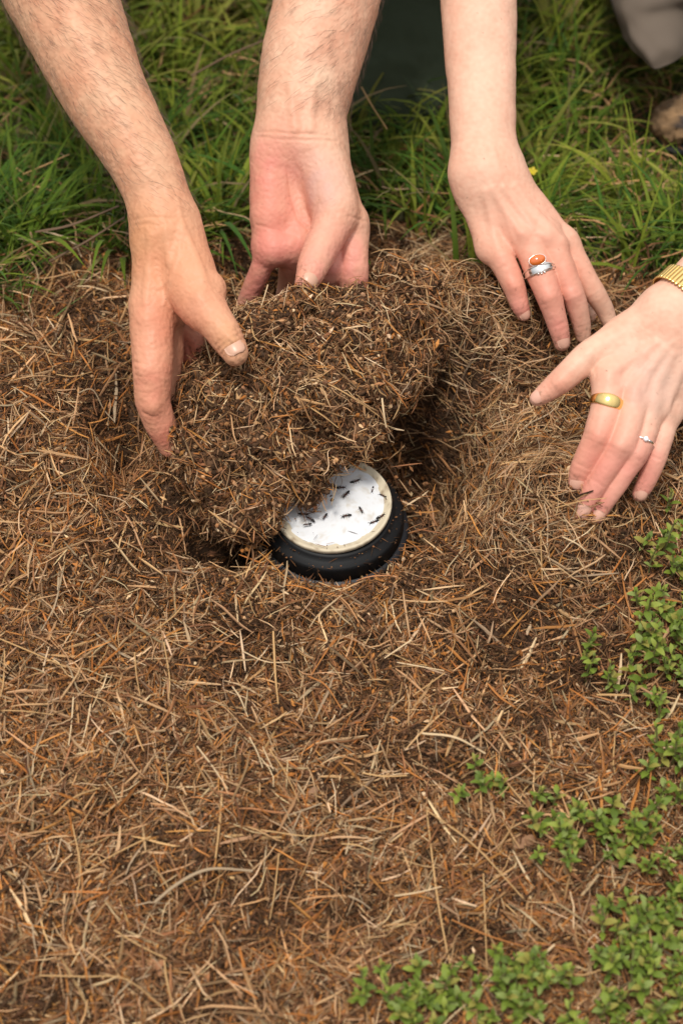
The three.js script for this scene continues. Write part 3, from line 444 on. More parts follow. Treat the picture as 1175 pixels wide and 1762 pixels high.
// the second person: slim bare arms, rings and a bracelet
const woman = top(new THREE.Group(), 'person');
tag(woman, 'person with smooth slim bare arms, rings and beige trousers, hands on the mound', 'person');
const cPk = [[0.1203,0.0902,-0.1967,0.012], [0.1286,0.0879,-0.1774,0.0101], [0.1358,0.0784,-0.1637,0.0089], [0.1405,0.0692,-0.1536,0.0073], [0.1437,0.0619,-0.1506,0.0057]];
const cRing = [[0.1439,0.1001,-0.2028,0.0129], [0.1557,0.0884,-0.1717,0.0114], [0.1627,0.0769,-0.1537,0.01], [0.1701,0.0605,-0.1392,0.0082], [0.1739,0.0484,-0.1318,0.0064]];
{
  const a = arm(woman, {
    skin: [0.76, 0.44, 0.31], rough: 0.6, mottle: 0.55, cutDeep: 0.00038,
    fore: [[0.1118,0.2364,-0.53,0.0403], [0.1118,0.2072,-0.4601,0.0359], [0.1125,0.1818,-0.3919,0.0315], [0.113,0.1579,-0.3321,0.0283], [0.1139,0.1349,-0.2734,0.0261], [0.1161,0.1224,-0.246,0.0269]], foreFlat: [...TOWARD, 0.86],
    palm: [[[0.107,0.1204,-0.2483,0.0186], [0.1189,0.0902,-0.1967,0.0125], [...TOWARD, 0.8]], [[0.1146,0.1217,-0.2434,0.0204], [0.1413,0.1008,-0.1988,0.0138], [...TOWARD, 0.8]], [[0.1216,0.1217,-0.2434,0.0194], [0.1597,0.0993,-0.197,0.0129], [...TOWARD, 0.8]], [[0.1275,0.119,-0.2465,0.0186], [0.1759,0.0903,-0.2,0.012], [...TOWARD, 0.8]], [[0.1234,0.0974,-0.2465,0.016], [0.1665,0.0607,-0.2109,0.0104]]],
    fingers: [cPk, cRing,
      [[0.1611,0.0992,-0.1985,0.0124], [0.1735,0.0867,-0.176,0.0105], [0.1827,0.0738,-0.1594,0.0092], [0.1893,0.0556,-0.1491,0.0078], [0.1924,0.0438,-0.1438,0.006]], [[0.1769,0.0908,-0.2007,0.0116], [0.1895,0.0797,-0.1832,0.0092], [0.2,0.0675,-0.1708,0.0086], [0.2104,0.0521,-0.1641,0.0074], [0.2157,0.0417,-0.1574,0.0061]],
      [[0.1663,0.0636,-0.2113,0.0113], [0.1888,0.0405,-0.198,0.0095], [0.2014,0.0252,-0.1866,0.0076]]],
    bumps: [[0.0983,0.1236,-0.2426,0.0092]], knuckles: [[0.1429,0.112,-0.1888,0.0014], [0.1602,0.1103,-0.1866,0.0014], [0.1255,0.0963,-0.1817,0.0014], [0.1751,0.1005,-0.1904,0.0014], [0.135,0.0854,-0.158,0.0014], [0.1615,0.0874,-0.1444,0.0014], [0.1801,0.0886,-0.1458,0.0014]],
    veins: [[[0.1195,0.1532,-0.2448,0.0005], [0.1268,0.1336,-0.2197,0.0005], [0.1445,0.1195,-0.2017,0.0005], [0.1522,0.1106,-0.1903,0.0005]], [[0.1268,0.1336,-0.2197,0.0005], [0.1295,0.1181,-0.2,0.0005], [0.135,0.1078,-0.1867,0.0005]]], ridges: [[[0.1184,0.1335,-0.2164,0.0023], [0.1396,0.1208,-0.1839,0.0023]], [[0.1275,0.1343,-0.2174,0.0023], [0.1563,0.1194,-0.1821,0.0023]], [[0.136,0.129,-0.2235,0.0023], [0.1718,0.1078,-0.1867,0.0023]], [[0.1131,0.1308,-0.2161,0.0018], [0.122,0.1069,-0.1823,0.0018]]],
    cuts: [[[0.1315,0.0916,-0.153,0.0005], [0.1378,0.0927,-0.1544,0.0005]], [[0.1561,0.0926,-0.138,0.0004], [0.1646,0.0945,-0.1405,0.0004]], [[0.157,0.0904,-0.1352,0.0004], [0.1655,0.0923,-0.1377,0.0004]], [[0.1663,0.0686,-0.1301,0.0005], [0.1727,0.0703,-0.1322,0.0005]], [[0.1763,0.0887,-0.1444,0.0005], [0.1844,0.0909,-0.1473,0.0005]]],
    tints: [[[0.1344,0.0902,-0.148], 0.018, RED, 0.4], [[0.1322,0.0986,-0.1587], 0.014, RED, 0.25], [[0.1632,0.0896,-0.1391], 0.016, RED, 0.35], [[0.1705,0.0621,-0.1282], 0.014, ROSE, 0.55], [[0.1423,0.0697,-0.1461], 0.012, ROSE, 0.5], [[0.1525,0.118,-0.1836], 0.03, RED, 0.22], [[0.1796,0.0874,-0.1444], 0.02, ROSE, 0.35], [[0.1832,0.0957,-0.1713], 0.02, RED, 0.25], [[0.1263,0.1027,-0.1802], 0.02, RED, 0.2]],
  });
  nailOn(a, cRing, [0.2, 0.76, 0.62], womanNail, 0.85, 1.7); nailOn(a, cPk, [0.1, 0.78, 0.62], womanNail, 0.85, 1.6);
  a.userData.label = 'slim arm with the orange stone ring';
}
const dIx = [[0.1933,0.1167,-0.0324,0.0122], [0.1912,0.111,-0.0121,0.0117], [0.1843,0.0999,0.0086,0.0109], [0.1745,0.0839,0.0225,0.0092], [0.1707,0.0718,0.0283,0.0067]];
const dRg = [[0.2241,0.1065,-0.0161,0.0109], [0.2177,0.0996,0.0057,0.0092], [0.2115,0.0916,0.0191,0.0084], [0.1967,0.0736,0.0357,0.0071], [0.1844,0.0547,0.047,0.0055]];
{
  const md = [[0.2111,0.1119,-0.0198,0.0118], [0.2053,0.1052,0.005,0.0104], [0.1992,0.0983,0.0171,0.0096], [0.1842,0.0777,0.0337,0.0084], [0.1732,0.0583,0.0456,0.0067]], pk = [[0.2365,0.0953,-0.0148,0.0097], [0.2319,0.091,0.0021,0.0084], [0.2275,0.0832,0.0137,0.008], [0.221,0.0687,0.0258,0.007], [0.2175,0.0601,0.0303,0.0055]], th = [[0.2092,0.1302,-0.0659,0.0127], [0.182,0.1252,-0.0498,0.0106], [0.1698,0.1206,-0.0391,0.0101], [0.1585,0.1134,-0.0314,0.0093], [0.1481,0.1077,-0.0258,0.0076], [0.1424,0.1036,-0.0238,0.0057]];
  const a = arm(woman, {
    skin: [0.76, 0.44, 0.31], rough: 0.6, mottle: 0.55, cutDeep: 0.00038,
    fore: [[0.4003,0.1691,-0.2327,0.035], [0.3511,0.1625,-0.1837,0.0308], [0.3014,0.1555,-0.134,0.0264], [0.2601,0.1472,-0.0942,0.023], [0.242,0.1395,-0.0746,0.0238]], foreFlat: [...TOWARD, 0.85],
    palm: [[[0.2347,0.1341,-0.071,0.0187], [0.1953,0.1178,-0.0371,0.0135], [...TOWARD, 0.8]], [[0.2403,0.1331,-0.0631,0.0186], [0.2125,0.1117,-0.0244,0.0131], [...TOWARD, 0.8]], [[0.2467,0.1292,-0.0581,0.0178], [0.2263,0.1056,-0.0198,0.0122], [...TOWARD, 0.8]], [[0.2538,0.1237,-0.0576,0.017], [0.2386,0.0964,-0.0194,0.011], [...TOWARD, 0.8]], [[0.2308,0.1353,-0.0757,0.0145], [0.2074,0.1274,-0.0657,0.0128]], [[0.2141,0.1194,-0.0586,0.0145], [0.2007,0.1119,-0.0425,0.011]]],
    fingers: [th, dIx, md, dRg, pk],
    knuckles: [[0.1916,0.1271,-0.0229,0.0013], [0.2092,0.1229,-0.0111,0.0012], [0.2232,0.1158,-0.0085,0.0013], [0.2347,0.1046,-0.0072,0.0013], [0.1829,0.1075,0.0151,0.0012], [0.1981,0.1075,0.0249,0.0012], [0.2096,0.1044,0.0288,0.0012], [0.1798,0.132,-0.0422,0.0013], [0.1573,0.1211,-0.025,0.0013]],
    veins: [[[0.2381,0.1539,-0.0346,0.0004], [0.2237,0.1425,-0.02,0.0004], [0.2162,0.1329,-0.0076,0.0004]], [[0.2237,0.1425,-0.02,0.0004], [0.2072,0.14,-0.0167,0.0004], [0.1989,0.1329,-0.0076,0.0004]]], ridges: [[[0.2258,0.1439,-0.0413,0.0021], [0.1924,0.1355,-0.0208,0.0021]], [[0.2313,0.1443,-0.0352,0.0021], [0.2093,0.1306,-0.0096,0.0021]], [[0.2375,0.1417,-0.032,0.0021], [0.2222,0.1243,-0.0064,0.0021]], [[0.2178,0.1373,-0.0361,0.0015], [0.2035,0.1289,-0.0156,0.0015]], [[0.247,0.1335,-0.0312,0.0017], [0.2345,0.1137,-0.0059,0.0017]]],
    cuts: [[[0.1742,0.1186,0.0203,0.0004], [0.188,0.1159,0.0255,0.0004]], [[0.1733,0.1161,0.0236,0.0004], [0.1863,0.1133,0.0287,0.0004]], [[0.1681,0.0922,0.0282,0.0004], [0.1772,0.0896,0.0315,0.0004]], [[0.1903,0.1141,0.0294,0.0004], [0.2017,0.1106,0.0339,0.0004]], [[0.1781,0.0855,0.0367,0.0004], [0.1872,0.0819,0.0413,0.0004]], [[0.2044,0.106,0.03,0.0004], [0.2126,0.1029,0.0339,0.0004]], [[0.1525,0.1311,-0.0249,0.0004], [0.1617,0.125,-0.017,0.0004]], [[0.2213,0.0962,0.023,0.0004], [0.2288,0.0942,0.0256,0.0004]], [[0.1836,0.1425,-0.0426,0.0008], [0.1809,0.1362,-0.0314,0.0008], [0.1831,0.1269,-0.0259,0.0008]]],
    tints: [[[0.1776,0.1121,0.0271], 0.022, RED, 0.42], [[0.1717,0.0875,0.0309], 0.016, RED, 0.35], [[0.1722,0.0622,0.047], 0.014, ROSE, 0.6], [[0.1922,0.0891,0.0322], 0.02, ROSE, 0.35], [[0.1852,0.0594,0.0458], 0.013, ROSE, 0.55], [[0.2216,0.0901,0.0276], 0.018, ROSE, 0.4], [[0.1509,0.1247,-0.0167], 0.016, RED, 0.4], [[0.2168,0.0684,0.0342], 0.012, ROSE, 0.45], [[0.2059,0.1312,-0.0136], 0.02, RED, 0.2], [[0.2266,0.1325,-0.0152], 0.02, [0.5, 0.38, 0.33], 0.3]],
  });
  nailOn(a, dIx, [-0.05, 0.8, 0.6], womanNail, 0.85, 1.6); nailOn(a, md, [0.05, 0.82, 0.55], womanNail, 0.88, 1.6); nailOn(a, dRg, [0.2, 0.8, 0.55], womanNail, 0.9, 1.7); nailOn(a, pk, [0.02, 0.8, 0.6], womanNail, 0.85, 1.6); nailOn(a, th, [-0.15, 0.85, 0.5], womanNail, 0.7, 1.8);
  a.userData.label = 'slim arm with the gold bracelet and two rings';
}
// ---------------------------------------------------------------- sleeves, trousers, shoe
function cloth(parent, name, joints, mat, k = 0.02, fold = 0.006, freq = 22) {
  const s = chain(joints, k), f = (x, y, z) => s(x, y, z) + fold * noise(x * freq, y * freq * 0.45, z * freq) + fold * 0.35 * noise(x * freq * 2.7, y * freq * 1.6, z * freq * 2.7);
  return part(name, meshField(f, boundsOf(joints, fold * 1.5 + 0.006), 0.005), mat, parent);
}
const greenCloth = std(0.046, 0.058, 0.034, 0.9, { specularIntensity: 0.3 }), beigeCloth = std(0.135, 0.102, 0.075, 0.9), shirt = std(0.10, 0.11, 0.085, 0.9), blouse = std(0.25, 0.24, 0.23, 0.9);
cloth(man, 'trouser_leg', [[0.0298,-0.059,-0.5255,0.0465], [0.0585,-0.0567,-0.5446,0.0685], [0.0653,-0.0225,-0.6371,0.0784], [0.0615,0.0143,-0.7818,0.09], [0.0079,0.058,-1.0001,0.1077]], greenCloth, 0.03, 0.010, 30);
cloth(man, 'sleeve', [[-0.2607,0.2622,-0.4249,0.0547], [-0.298,0.2861,-0.5124,0.0641], [-0.3246,0.281,-0.7982,0.0882]], shirt);
cloth(man, 'sleeve', [[0.0002,0.2293,-0.4722,0.0559], [0.0062,0.2506,-0.5645,0.0668], [-0.0374,0.252,-0.8585,0.0914]], shirt);
cloth(woman, 'sleeve', [[0.112,0.2224,-0.4958,0.0439], [0.1216,0.2491,-0.5949,0.0501], [0.192,0.2492,-0.8875,0.0729]], blouse);
cloth(woman, 'sleeve', [[0.3746,0.1647,-0.2076,0.0382], [0.429,0.1672,-0.2627,0.0455], [0.4815,0.1087,-0.5452,0.0686]], blouse);
{ // beige trouser leg whose hem hangs to a point
  const ring = (pts) => new THREE.CatmullRomCurve3(pts.map(V), true, 'catmullrom', 0.35).getPoints(72).slice(0, 72);
  const rows = [ring([[0.2842,0.0496,-0.4695], [0.2679,0.0531,-0.4902], [0.2599,0.0475,-0.5319], [0.2907,0.0057,-0.6082], [0.3343,-0.0067,-0.6249], [0.3498,0.0131,-0.5691], [0.3155,0.0468,-0.4984]]), ring([[0.2791,0.0625,-0.4779], [0.2618,0.0647,-0.497], [0.2556,0.0562,-0.543], [0.2896,0.014,-0.6189], [0.34,0.0018,-0.6358], [0.356,0.0268,-0.5704], [0.3108,0.0583,-0.5002]]),
    ring([[0.2829,0.0764,-0.512], [0.2573,0.0792,-0.5237], [0.2495,0.0655,-0.5711], [0.2867,0.0276,-0.6526], [0.3439,0.0096,-0.6783], [0.3643,0.0439,-0.5922], [0.3156,0.0742,-0.5254]]), ring([[0.2863,0.0957,-0.5286], [0.2589,0.0962,-0.5455], [0.2456,0.0763,-0.6011], [0.2843,0.0334,-0.6924], [0.3596,0.0157,-0.7186], [0.3804,0.055,-0.6226], [0.3252,0.0929,-0.5413]]), ring([[0.2952,0.1395,-0.6172], [0.2621,0.1405,-0.6346], [0.2466,0.1168,-0.7017], [0.2908,0.0716,-0.8064], [0.3716,0.0605,-0.8247], [0.3962,0.1021,-0.7154], [0.34,0.1371,-0.6303]])];
  const pos = [], idx = [], S = 72, sub = 7, R = (rows.length - 1) * sub + 1;
  const mids = rows.map((r) => r.reduce((a, p) => a.add(p), new THREE.Vector3()).divideScalar(S));
  for (const inner of [0, 1]) for (let j = 0; j < R; j++) for (let i = 0; i < S; i++) {
    const a = Math.min(rows.length - 2, (j / sub) | 0), t = j / sub - a, B = rows[Math.max(0, a - 1)][i], E = rows[Math.min(rows.length - 1, a + 2)][i], t2 = t * t, t3 = t2 * t, p = rows[a][i].clone().multiplyScalar(2 * t3 - 3 * t2 + 1).addScaledVector(rows[a + 1][i], 3 * t2 - 2 * t3).addScaledVector(rows[a + 1][i].clone().sub(B), 0.45 * (t3 - 2 * t2 + t)).addScaledVector(E.clone().sub(rows[a][i]), 0.45 * (t3 - t2)), m = mids[a].clone().lerp(mids[a + 1], t), out = p.clone().sub(m).normalize();
    p.addScaledVector(out, 0.0035 * noise(p.x * 60, p.y * 40, p.z * 60) + 0.006 * noise(p.x * 24, p.y * 22, p.z * 24) - (inner ? 0.0016 : 0)); pos.push(p.x, p.y, p.z);
  }
  const at = (o, j, i) => o * R * S + j * S + i % S;
  for (let j = 0; j + 1 < R; j++) for (let i = 0; i < S; i++) for (const o of [0, 1]) { const q = [at(o, j, i), at(o, j, i + 1), at(o, j + 1, i + 1), at(o, j + 1, i)]; if (o) idx.push(q[0], q[2], q[1], q[0], q[3], q[2]); else idx.push(q[0], q[1], q[2], q[0], q[2], q[3]); }
  for (let i = 0; i < S; i++) idx.push(at(0, 0, i), at(1, 0, i), at(1, 0, i + 1), at(0, 0, i), at(1, 0, i + 1), at(0, 0, i + 1));
  const g = new THREE.BufferGeometry(); g.setAttribute('position', new THREE.Float32BufferAttribute(pos, 3)); g.setIndex(idx); g.computeVertexNormals();
  part('trouser_leg', g, beigeCloth, woman);
  // a scuffed suede shoe, its toe in view
  const toe = [[0.3177,-0.024,-0.4858,0.0253], [0.3467,-0.0245,-0.4965,0.0309], [0.3939,-0.0321,-0.5274,0.0348], [0.4326,-0.0363,-0.5546,0.0374]], s = chain(toe, 0.02, [0, 1, 0, 0.72]);
  const collar = chain([[0.4163,-0.0097,-0.5561,0.0336], [0.4219,0.0214,-0.5959,0.0325]], 0.02), hollow = chain([[0.3193,0.0005,-0.4619,0.0102], [0.366,-0.0032,-0.4832,0.0131]], 0.01);
  const f = (x, y, z) => -smin(-smin(s(x, y, z), collar(x, y, z), 0.03), hollow(x, y, z), 0.006) + 0.0035 * noise(x * 130, y * 130, z * 130) + 0.002 * noise(x * 300, y * 300, z * 300);
  const suede = (x, y, z) => { const t = 0.8 + 0.5 * noise(x * 90, y * 90, z * 90) + 0.4 * noise(x * 330, y * 330, z * 330), k = ss(0.0075, 0.002, hollow(x, y, z)); return [(0.26 * (1 - k) + 0.03 * k) * t, (0.155 * (1 - k) + 0.025 * k) * t, (0.075 * (1 - k) + 0.026 * k) * t]; };
  const sh = part('shoe', meshField(f, boundsOf([...toe, [0.4219,0.0214,-0.5959,0.0325]], 0.01), 0.003, suede), new THREE.MeshStandardMaterial({ vertexColors: true, roughness: 0.95 }), woman);
  const sole = chain([[0.3218,-0.0367,-0.4809,0.0243], [0.3515,-0.0399,-0.4931,0.0289], [0.4379,-0.0532,-0.5491,0.0342]], 0.02, [0, 1, 0, 0.3]);
  part('sole', meshField((x, y, z) => sole(x, y, z) + 0.001 * noise(x * 120, y * 120, z * 120), boundsOf([[0.3218,-0.0367,-0.4809,0.0243], [0.4379,-0.0532,-0.5491,0.0342]], 0.02), 0.003), std(0.02, 0.019, 0.018, 0.8), sh);
}

// ---------------------------------------------------------------- rings and bracelet
function bandAt(j0, j1, t, flat) {                           // frame round a finger: centre, axis, facing the back of the finger
  const c = V(j0).lerp(V(j1), t), axis = V(j1).sub(V(j0)).normalize(), n = new THREE.Vector3(...flat).projectOnPlane(axis).normalize(), r = j0[3] + (j1[3] - j0[3]) * t;
  const g = new THREE.Group(); g.position.copy(c); g.quaternion.setFromRotationMatrix(new THREE.Matrix4().makeBasis(new THREE.Vector3().crossVectors(n, axis), n, axis)); return [g, r];
}
function band(r, prof, wide = () => 1, S = 64) {             // a ring round z; prof is [radial, axial] pairs, wide(a) scales the section with the angle from the front
  const pos = [], idx = [], K = prof.length;
  for (let i = 0; i < S; i++) { const a = i / S * Math.PI * 2, w = wide(a); for (const [u, v] of prof) pos.push(Math.sin(a) * (r + u * w), Math.cos(a) * (r + u * w), v * w); }
  for (let i = 0; i < S; i++) for (let k = 0; k < K; k++) { const n = (i + 1) % S, m = (k + 1) % K; idx.push(i * K + k, i * K + m, n * K + k, i * K + m, n * K + m, n * K + k); }
  const g = new THREE.BufferGeometry(); g.setAttribute('position', new THREE.Float32BufferAttribute(pos, 3)); g.setIndex(idx); g.computeVertexNormals(); return g;
}
const gold = std(0.95, 0.68, 0.26, 0.16, { metalness: 1 }), silver = std(0.88, 0.87, 0.84, 0.2, { metalness: 1 });
const round = (h, w, n = 12) => Array.from({ length: n }, (_, i) => [h * Math.cos(i / n * 2 * Math.PI), w * Math.sin(i / n * 2 * Math.PI)]);
{
  const [g, r] = bandAt(dIx[1], dIx[2], 0.0, TOWARD); top(g, 'finger_ring'); tag(g, 'broad shiny gold ring on the forefinger below the bracelet', 'ring', 'rings worn on the hands');
  part('hoop', band(r + 0.0004, round(0.0012, 0.0042, 16), (a) => 0.72 + 0.45 * Math.exp(-((((a + Math.PI) % (2 * Math.PI)) - Math.PI) ** 2) / 0.8)), gold, g);
}
{
  const [g, r] = bandAt(dRg[1], dRg[2], 0.35, TOWARD); top(g, 'finger_ring'); tag(g, 'thin silver ring with one tiny clear stone', 'ring', 'rings worn on the hands');
  part('hoop', band(r + 0.0003, round(0.0007, 0.0010)), silver, g);
  const s = part('stone', new THREE.OctahedronGeometry(0.0021, 1), std(0.95, 0.96, 0.98, 0.05, { specularIntensity: 1 }), g); s.position.set(0.001, r + 0.0018, 0);
  for (const q of [-1, 1]) { const w = part('setting', new THREE.SphereGeometry(0.001, 10, 8), silver, g); w.position.set(0.001 + q * 0.0027, r + 0.0009, 0.0002); }
}
{
  const [g, r] = bandAt(cRing[1], cRing[2], -0.02, TOWARD); top(g, 'finger_ring'); tag(g, 'silver ring with a twisted band and round orange stone', 'ring', 'rings worn on the hands');
  part('hoop', band(r + 0.0004, round(0.0011, 0.0040, 16), (a) => 0.7 + 0.35 * Math.exp(-((((a + Math.PI) % (2 * Math.PI)) - Math.PI) ** 2) / 0.7)), silver, g).position.z = 0.0008;
  for (const q of [-1, 1]) { const b = part('twist_wire', band(r + 0.0016, round(0.0005, 0.0005)), silver, g); b.position.z = 0.0008 + q * 0.0011; b.rotation.y = q * 0.06; b.rotation.x = q * 0.1; }
  const st = part('stone', new THREE.SphereGeometry(0.0060, 32, 16, 0, Math.PI * 2, 0, Math.PI / 2), std(0.68, 0.15, 0.02, 0.12, { clearcoat: 1, clearcoatRoughness: 0.05 }), g); st.position.set(-0.001, r + 0.0016, -0.0058); st.scale.set(1.12, 0.6, 0.72);
  const ba = part('setting', band(0.0060, round(0.0004, 0.0006)), silver, g); ba.rotation.x = Math.PI / 2; ba.position.set(-0.001, r + 0.0016, -0.0058); ba.scale.set(1.12, 0.72, 1);
  for (const [x, z] of [[-0.0035, 0.0046], [-0.001, 0.0052], [0.0016, 0.005], [0.004, -0.0012]]) { const b = part('bead', new THREE.SphereGeometry(0.0009, 10, 8), silver, g); b.position.set(x, r + 0.0005, z); }
}
{
  const wr = [[0.2638,0.1486,-0.0976,0.023], [0.2386,0.14,-0.0752,0.0229]], [g, r] = bandAt(wr[0], wr[1], 0.5, TOWARD); top(g, 'bracelet'); tag(g, 'gold bracelet of narrow bars round the slim wrist', 'bracelet');
  const bars = 46, bar = new THREE.CapsuleGeometry(0.0016, 0.0125, 4, 10); bar.rotateX(Math.PI / 2); bar.scale(1, 0.5, 1);
  for (let i = 0; i < bars; i++) { const a = i / bars * Math.PI * 2, b = part('link', bar, gold, g), R = r + 0.0022; b.position.set(Math.sin(a) * R, Math.cos(a) * R * 0.9, 0); b.rotation.z = -a; }
  for (const q of [-1, 1]) { const c = part('edge_wire', band(r + 0.0019, round(0.0005, 0.0007)), gold, g); c.scale.set(1, 0.9, 1); c.position.z = q * 0.0048; }
}

// ---------------------------------------------------------------- ants on the dish
{
  const k = 0.001, J = (x, y, z, r) => [x * k, y * k, z * k, r * k], mat = new THREE.MeshPhysicalMaterial({ vertexColors: true, roughness: 0.4, specularIntensity: 0.5 });
  const variant = (seed) => {                                // each variant bends its body and sets its legs differently
    const q = rng(seed), yaw = (q() - 0.5) * 2.2, yawH = (q() - 0.5) * 1.6, c = [], leg = () => (q() - 0.5) * 1.6;
    const body = [chain([J(-4.7, 1.7, yaw, 0.8), J(-3.0, 1.9, yaw * 0.45, 1.15), J(-1.9, 1.8, 0, 0.6)], 0), chain([J(-1.7, 1.7, 0, 0.4), J(-0.8, 1.9, 0, 0.5), J(0.4, 2.1, 0, 0.8), J(1.5, 2.1, yawH * 0.2, 0.7), J(2.2, 2.1, yawH * 0.5, 0.5)], 0), chain([J(2.9, 2.1, yawH * 0.7, 0.85), J(3.8, 1.8, yawH, 0.65)], 0)];
    for (const s of [-1, 1]) { for (const [x0, x1, x2, zz] of [[1.3, 2.0, 3.0, 2.4], [0.5, 0.4, 0.2, 2.7], [-0.3, -1.6, -3.0, 2.7]]) { const o = leg(); c.push(chain([J(x0, 1.8, s * 0.5, 0.22), J(x1 + o * 0.5, 2.7, s * zz * 0.5, 0.19), J(x2 + o, 0.2, s * (zz + 0.5 * leg()), 0.16)], 0, null, 1)); } c.push(chain([J(4.1, 2.1, yawH + s * 0.5, 0.2), J(5.0, 2.6, yawH + s * 1.2, 0.18), J(6.0, 1.5, yawH + s * 1.6, 0.15)], 0, null, 1)); }
    const b = blend(body, 0.0005), f = (x, y, z) => { let d = b(x, y, z); for (const l of c) d = smin(d, l(x, y, z), 0.0002); return d; };
    return meshField(f, [[-0.0070, -0.0006, -0.0052], [0.0076, 0.0046, 0.0052]], 0.00025, (x) => { const t = ss(-0.0016, -0.001, x) * ss(0.0031, 0.0022, x); return [0.016 + 0.05 * t, 0.012 + 0.012 * t, 0.011 + 0.004 * t]; });
  };
  const firsts = [11, 12, 13, 14].map((s) => { const m = new THREE.Mesh(variant(s), mat); m.castShadow = true; return m; });
  const spots = [[[-0.0114,0.0126,-0.0242], [-0.0034,0.012,-0.0235]], [[-0.0047,0.0117,-0.0232], [0.0034,0.012,-0.0235]], [[0.0011,0.0043,-0.0136], [0.0056,0.0087,-0.0193]], [[0.0078,0.0159,-0.0284], [0.0141,0.0175,-0.0305]], [[-0.0248,0.0007,-0.0091], [-0.019,-0.0026,-0.0048]], [[-0.0324,-0.0081,0.0022], [-0.0252,-0.0089,0.0033]], [[-0.0266,-0.0105,0.0054], [-0.0212,-0.0136,0.0092]], [[-0.0302,-0.0166,0.0131], [-0.0221,-0.0155,0.0117]], [[-0.0141,-0.0119,0.0071], [-0.0114,-0.0083,0.0026]], [[-0.0007,-0.0103,0.005], [0.0078,-0.0086,0.0029]], [[0.0136,-0.0026,-0.0048], [0.0163,-0.0078,0.0019]], [[0.0235,0.0084,-0.0189], [0.0244,0.012,-0.0235]], [[0.0302,0.006,-0.0158], [0.0342,0.004,-0.0133]], [[0.0342,0.0029,-0.0119], [0.036,-0.0004,-0.0077]], [[0.0279,-0.0119,0.0071], [0.0324,-0.0097,0.0043]], [[0.0226,-0.0152,0.0114], [0.027,-0.0136,0.0092]], [[-0.0208,0.0018,-0.0105], [-0.0159,0.0035,-0.0126]]];
  const r = rng(77);
  spots.forEach(([p, q], i) => {
    const o = firsts[(i * 7 + (i >> 2)) % 4].clone(); top(o, 'ant');
    const a = V(p), b = V(q), cx = (a.x + b.x) / 2, cz0 = (a.z + b.z) / 2 , d = b.sub(a), R = Math.hypot(cx - DISH.x, cz0 - DISH.z);
    o.position.set(cx, R > 0.043 ? 0.0012 : R > 0.039 ? 0.0003 : -0.0006, cz0); o.rotation.y = -Math.atan2(d.z, d.x) + (r() < 0.5 ? Math.PI : 0); o.scale.setScalar(0.66 + 0.24 * r());
    tag(o, R > 0.039 ? 'dark ant on the cream rim of the white dish' : 'dark ant walking on the white filling of the dish', 'ant', R > 0.039 ? 'ants on the dish rim' : 'ants on the dish filling');
  });
}

// ---------------------------------------------------------------- single straws, twigs and dry leaves that can be told apart
const strawMats = { tan: std(0.50, 0.30, 0.13, 0.7, { specularIntensity: 0.4 }), pale: std(0.66, 0.48, 0.28, 0.65, { specularIntensity: 0.4 }), orange: std(0.44, 0.175, 0.05, 0.7, { specularIntensity: 0.4 }), grey: std(0.40, 0.29, 0.18, 0.85, { specularIntensity: 0.3 }), twig: std(0.15, 0.09, 0.05, 0.85) };
const strawText = { tan: 'long tan dry straw lying on top of the needle litter', pale: 'pale cream dry straw lying on the needle litter', orange: 'orange brown long needle lying on the litter', grey: 'weathered grey dry stalk lying on the mound', twig: 'thin dark brown twig lying by the hole' };
const rS = rng(404);
function strawObject(pts, r, kind, name, label, group) {
  const curve = new THREE.CatmullRomCurve3(pts), seg = Math.max(8, pts.length * 4), g = new THREE.TubeGeometry(curve, seg, r, 6), p = g.attributes.position, v = new THREE.Vector3(), q = new THREE.Vector3();
  for (let i = 0; i <= seg; i++) { curve.getPointAt(i / seg, v); const t = i / seg, k = (0.75 + 0.25 * Math.sin(Math.PI * Math.min(1, t + 0.2))) * (1 + 0.18 * noise(t * 9, r * 9000, pts.length)); for (let j = 0; j <= 6; j++) { const n = i * 7 + j; q.fromBufferAttribute(p, n).sub(v).multiplyScalar(k); p.setXYZ(n, v.x + q.x, v.y + q.y * 0.7, v.z + q.z); } }
  g.computeVertexNormals();
  const m = top(new THREE.Mesh(g, strawMats[kind]), name); m.castShadow = m.receiveShadow = true;
  return tag(m, label, kind === 'twig' ? 'twig' : 'straw', group);
}
